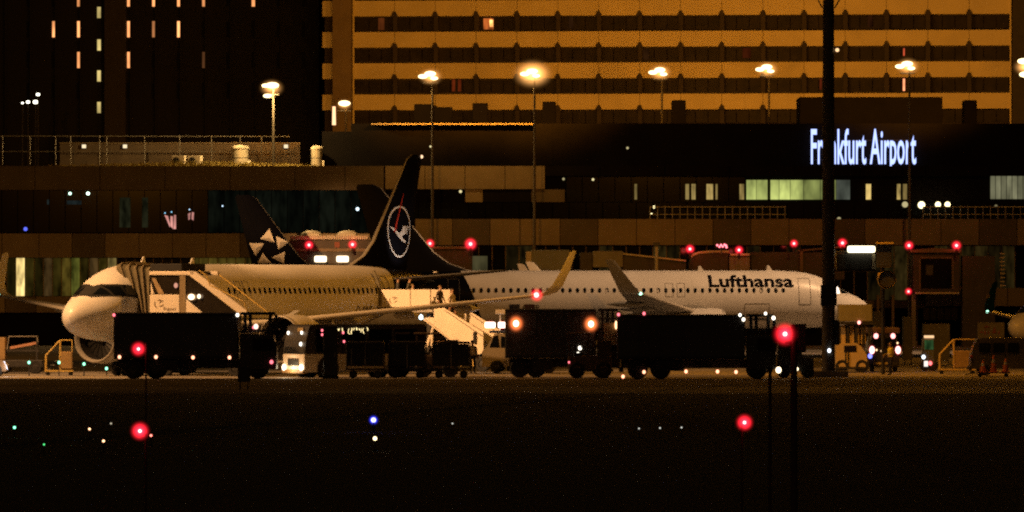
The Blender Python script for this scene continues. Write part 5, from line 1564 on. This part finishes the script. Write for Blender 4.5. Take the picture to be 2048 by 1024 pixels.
# ------------------------------------------------------------------ people
def person(label, loc, rz, top, legs, pose='stand', vest=None, hair=(.03, .02, .015), skinc=(.42, .26, .18), hgt=1.75, group=None):
    k = hgt / 1.75
    P, E, Rr = [], [], []
    def v(x, y, z, r):
        P.append(Vector((x, y, z)) * k); Rr.append(r * k); return len(P) - 1
    def e(a, b): E.append((a, b))
    pel = v(0, 0, .95, .15); wai = v(0, .0, 1.10, .135); che = v(0, .0, 1.30, .165); nb_ = v(0, 0, 1.46, .075); nk = v(0, -.01, 1.52, .058); hb = v(0, -.02, 1.60, .085); ht = v(0, -.01, 1.69, .082); cr_ = v(0, .0, 1.745, .045)
    ns_ = v(0, -.105, 1.62, .018)
    for a, b in ((pel, wai), (wai, che), (che, nb_), (nb_, nk), (nk, hb), (hb, ht), (ht, cr_), (hb, ns_)): e(a, b)
    for sd in (1, -1):
        st_ = .12 if pose == 'stand' else .14
        fw = {'stand': .03 * sd, 'walk': .16 * sd, 'lean': .05 * sd}[pose]
        hp = v(sd * .10, 0, .90, .098); kn = v(sd * st_, -.04 - fw * .7, .50, .066); an = v(sd * st_, .02 - fw, .10, .043); to = v(sd * (st_ + .03), -.15 - fw, .04, .036)
        for a, b in ((pel, hp), (hp, kn), (kn, an), (an, to)): e(a, b)
        sh = v(sd * .20, 0, 1.40, .075); el = v(sd * .265, .03 - fw * .3, 1.13, .05)
        wy = -.10 if pose != 'lean' else -.26
        wr = v(sd * .25, wy - fw * .3, .90 if pose != 'lean' else 1.08, .034)
        pa = v(sd * .25, wy - .03 - fw * .3, .83 if pose != 'lean' else 1.03, .034)
        for a, b in ((che, sh), (sh, el), (el, wr), (wr, pa)): e(a, b)
        for f in range(4):
            b1 = v(sd * .25 + (f - 1.5) * .017, wy - .05 - fw * .3, P[pa].z / k - .055, .0095)
            b2 = v(sd * .25 + (f - 1.5) * .018, wy - .035 - fw * .3, P[pa].z / k - (.09, .10, .095, .08)[f], .008)
            e(pa, b1); e(b1, b2)
        th = v(sd * .22, wy - .07 - fw * .3, P[pa].z / k - .03, .011)
        e(wr, th)
    me = bpy.data.meshes.new('person')
    me.from_pydata([tuple(p) for p in P], E, [])
    o = bpy.data.objects.new('person_tmp', me)
    C.objects.link(o)
    o.modifiers.new('skin', 'SKIN')
    sv = me.skin_vertices[0].data
    for i, r in enumerate(Rr):
        sv[i].radius = (r, r * (.72 if i in (0, 1, 2) else 1))
        sv[i].use_root = (i == 0)
    ss = o.modifiers.new('sub', 'SUBSURF')
    ss.levels = ss.render_levels = 1
    dg = bpy.context.evaluated_depsgraph_get()
    dg.update()
    body = bpy.data.meshes.new_from_object(o.evaluated_get(dg))
    bpy.data.objects.remove(o)
    body.name = 'person'
    body.materials.clear()
    for q in (mat('skin_%02d' % int(skinc[0] * 100), skinc, .6, 0, .08, 6), mat('top_%d%d%d' % tuple(int(c * 100) for c in top), top, .8, 0, .15, 5), mat('legs_%d%d%d' % tuple(int(c * 100) for c in legs), legs, .85, 0, .15, 5), BLACK): body.materials.append(q)
    for p in body.polygons:
        z = p.center.z / k
        ax = abs(p.center.x) / k
        p.material_index = 0
        if z < .09: p.material_index = 3
        elif z < .97 and ax < .21: p.material_index = 2
        elif z < 1.49 and not (z < (.93 if pose != 'lean' else 1.07) and ax >= .21): p.material_index = 1
        p.use_smooth = True
    po = link('person', body, None, loc, (0, 0, rz))
    tag(po, label, 'person', group)
    obj('hair', MB().ball(Vector((0, .018, 1.69)) * k, .092 * k, 14, 8, (1, 1.05, .8)), mat('hair_%d' % int(hair[0] * 1000), hair, .8), po, True)
    for sd in (1, -1):
        obj('eye', MB().ball(Vector((sd * .032, -.088, 1.655)) * k, .011 * k, 8, 6), BLACK, po, True)
        obj('ear', MB().ball(Vector((sd * .086, -.01, 1.63)) * k, .026 * k, 8, 6, (.4, .7, 1)), MATS['skin_%02d' % int(skinc[0] * 100)], po, True)
    if vest:
        vb = MB()
        rws = []
        for z, rx, ry in ((.98, .185, .135), (1.12, .18, .13), (1.28, .20, .15), (1.40, .20, .13), (1.47, .12, .09)):
            rws.append([Vector((rx * math.cos(t), ry * math.sin(t), z)) * k for t in [2 * math.pi * i / 20 for i in range(20)]])
        obj('vest', vb.grid(rws, True), mat('vest_%d' % int(vest[0] * 100), vest, .7, 0, .1, 4), po, True)
        rws = [[Vector((rx * math.cos(t), ry * math.sin(t), z)) * k for t in [2 * math.pi * i / 20 for i in range(20)]] for z, rx, ry in ((1.10, .187, .137), (1.15, .187, .137))]
        obj('reflective_band', MB().grid(rws, True), WPAINT, po, True)
    return po


def on_stairs(lx, ly, z):
    return o2 + pv * lx + u5 * ly + Vector((0, 0, z))


pg = 'passengers leaving by the rear stairs'
person('passenger in dark jacket first out of the rear aircraft door', on_stairs(.75, -.3, 3.42), R(100), (.05, .05, .05), (.03, .03, .04), 'walk', None, group=pg)
person('passenger in grey jacket close behind the first on the stair platform', on_stairs(1.2, .2, 3.42), R(80), (.10, .09, .07), (.03, .03, .03), 'walk', None, skinc=(.55, .34, .24), group=pg)
person('short passenger in pale top at the middle of the stair platform', on_stairs(1.75, -.4, 3.42), R(95), (.55, .46, .36), (.1, .09, .08), 'walk', None, hair=(.3, .2, .1), hgt=1.4, group=pg)
person('passenger in dark coat stepping onto the stair top', on_stairs(3.45, -.35, 3.02), R(60), (.06, .05, .05), (.04, .04, .04), 'walk', None, skinc=(.5, .3, .2), hair=(.25, .16, .08), hgt=1.72, group=pg)
person('passenger in white shirt going down the white stairs', on_stairs(3.95, .1, 2.80), R(60), (.62, .55, .46), (.3, .16, .1), 'walk', None, hgt=1.78, group=pg)
person('ground worker in dark clothes and pale vest under the rear stairs', (X(945, 396), 396, .008), R(150), (.05, .045, .04), (.02, .02, .025), 'stand', (.45, .36, .2), hgt=1.78)
person('ground worker in yellow vest standing behind the dark van', (X(1781, 388), 388, .008), R(-60), (.25, .18, .03), (.02, .02, .04), 'lean', (.75, .62, .05), hgt=1.74)

# ------------------------------------------------------------------ lights on the airfield in front
def ground_light(name, label, px, py, zc, col, s, r, group, cap=None):  # cap: material of the halo ball around the bulb
    D = (H - zc) * F / (py - HZ)
    g_ = thing(name, label, 'airfield light', (X(px, D), D, 0), 0, group)
    obj('stem', MB().tube((0, 0, 0), (0, 0, zc - r * .7), r * .5, r * .35, 8), DSTEEL, g_)
    obj('base_plate', MB().tube((0, 0, .001), (0, 0, .03), r * 1.8, r * 1.6, 12), DSTEEL, g_)
    q = obj('bulb', MB().ball((0, 0, zc), r, 12, 8), emit('field_%s' % label.split()[0] + '%.1f' % s, col, s), g_, True)
    if cap: lens(q, (0, 0, zc), r * 2.6, cap)  # halo ball put around the bulb
    return g_


ground_light('taxiway_light', 'blue taxiway edge lamp in the dark grass', 747, 840, .38, (.42, .42, 1), 4, .075, 'airfield lamps', halo_mat('blue_halo', (.04, .05, 1), 45))
ground_light('taxiway_light', 'warm white field lamp just below the blue one', 750, 877, .35, (1, .75, .4), 4, .055, 'airfield lamps')
for px, py, col, s, r, lab in ((29, 855, (.2, 1, .5), 3, .04, 'green field lamp at the picture edge'), (88, 889, (.1, .9, .25), 1, .025, 'faint green field lamp, lowest of the green ones'),
                               (179, 858, (1, .5, .25), 2.5, .035, 'orange field lamp between green lamp and red beacon'), (207, 882, (1, .38, .15), 2.5, .035, 'orange field lamp, lowest before the red beacon'),
                               (222, 847, (.8, .7, .5), .5, .03, 'dim pale field lamp nearest above the red beacon'), (302, 871, (1, .2, .15), 2.5, .035, 'tiny red field lamp touching the red beacon glow'),
                               (905, 847, (.9, .9, .8), .5, .025, 'tiny white field lamp alone in the dark middle'), (1278, 857, (.9, .9, .8), .5, .025, 'tiny white field lamp, first of three in a row'),
                               (1320, 856, (.9, .9, .8), .6, .025, 'tiny white field lamp, second of three in a row'), (1363, 855, (.9, .9, .8), .6, .025, 'tiny white field lamp, third of three nearest the red beacon')):
    ground_light('field_lamp', lab, px, py, .3, col, s, r, 'airfield lamps')
for px, py, lab in ((58, 725, 'green stand lamp under the belt loader'), (118, 725, 'green stand lamp behind the maintenance steps'), (168, 728, 'green stand lamp below the engine inlet'), (213, 737, 'green stand lamp beside the dark truck rear')):
    D = 386
    q = thing('stand_lamp', lab, 'lamp', (X(px, D), D, 0), 0, 'green stand lamps')
    obj('stem', MB().tube((0, 0, 0), (0, 0, Z(py, D) - .06), .03, .03, 6), DSTEEL, q)
    obj('bulb', MB().ball((0, 0, Z(py, D)), .07, 10, 8, (1, 1, 1.2)), emit('stand_green', (.3, 1, .6), 1.8), q, True)


RC2 = emit('field_red_core', (1, .55, .5), 9)
FIELD_HALO = halo_mat('field_red_lens', (1, .015, .03), 52)  # red glow of the painted halo balls on the field lamps


def red_post(label, px, py, D, r, post_px, wide, group='red obstruction lamps'):
    q = thing('obstruction_light', label, 'obstruction light', (X(post_px, D), D, 0), 0, group)
    z = Z(py, D)
    dx = X(px, D) - X(post_px, D)
    obj('post', MB().tube((0, 0, 0), (0, 0, z - r * .4 if abs(dx) < r else z + r), wide, wide * .9, 10), mat('rusty_post', (.09, .045, .035), .7, .2, .3, 3), q, True)
    if abs(dx) > .01: obj('arm', MB().tube((0, 0, z - r * .9), (dx, 0, z - r * .9), wide * .5, wide * .5, 8), DSTEEL, q)
    b = obj('bulb', MB().ball((dx, -.02, z), r * .24, 14, 10), RC2, q, True)
    lens(b, (dx, -.02, z), r * 1.7, FIELD_HALO)
    light('red_glow', 'POINT', (X(px, D), D - r * 1.3, z), .35, (1, .03, .03), q, r * .5)
    return q


red_post('red obstruction lamp on a short post in the dark grass below the catering truck', 280, 862, 140, .135, 291, .02)
red_post('red obstruction lamp glowing in front of the dark catering truck', 277, 698, 146, .115, 292, .018)
red_post('red obstruction lamp low in the dark grass left of the tall post', 1489, 845, 140, .125, 1484, .02)['label'] = 'red obstruction lamp low in the dark grass near the tall post'
rp_ = red_post('largest red obstruction lamp on the tall dark post beside the mast', 1570, 668, 120, .145, 1588, .06)
obj('side_box', MB().bbox(-.02, .1, Z(705, 120), .20, .22, Z(648, 120), .01), DARKP, rp_)
tp = thing('field_post', 'slim dark post standing beside the largest red obstruction lamp', 'post', (X(1540, 125), 125, 0))
obj('shaft', MB().tube((0, 0, 0), (0, 0, Z(740, 125)), .03, .028, 8), MATS['rusty_post'], tp, True)
obj('cap', MB().ball((0, 0, Z(740, 125)), .05, 8, 6), DSTEEL, tp, True)
mb_ = thing('marker_board', 'small dark marker board standing on the road edge below the cab', 'marker board', (X(488, 330), 330, 0))
obj('board', MB().bbox(-.28, 0, .35, .28, .06, 1.05, .02), DARKP, mb_)
obj('leg', MB().box(-.2, .01, 0, -.15, .05, .345), DSTEEL, mb_)
obj('leg', MB().box(.15, .01, 0, .2, .05, .345), DSTEEL, mb_)
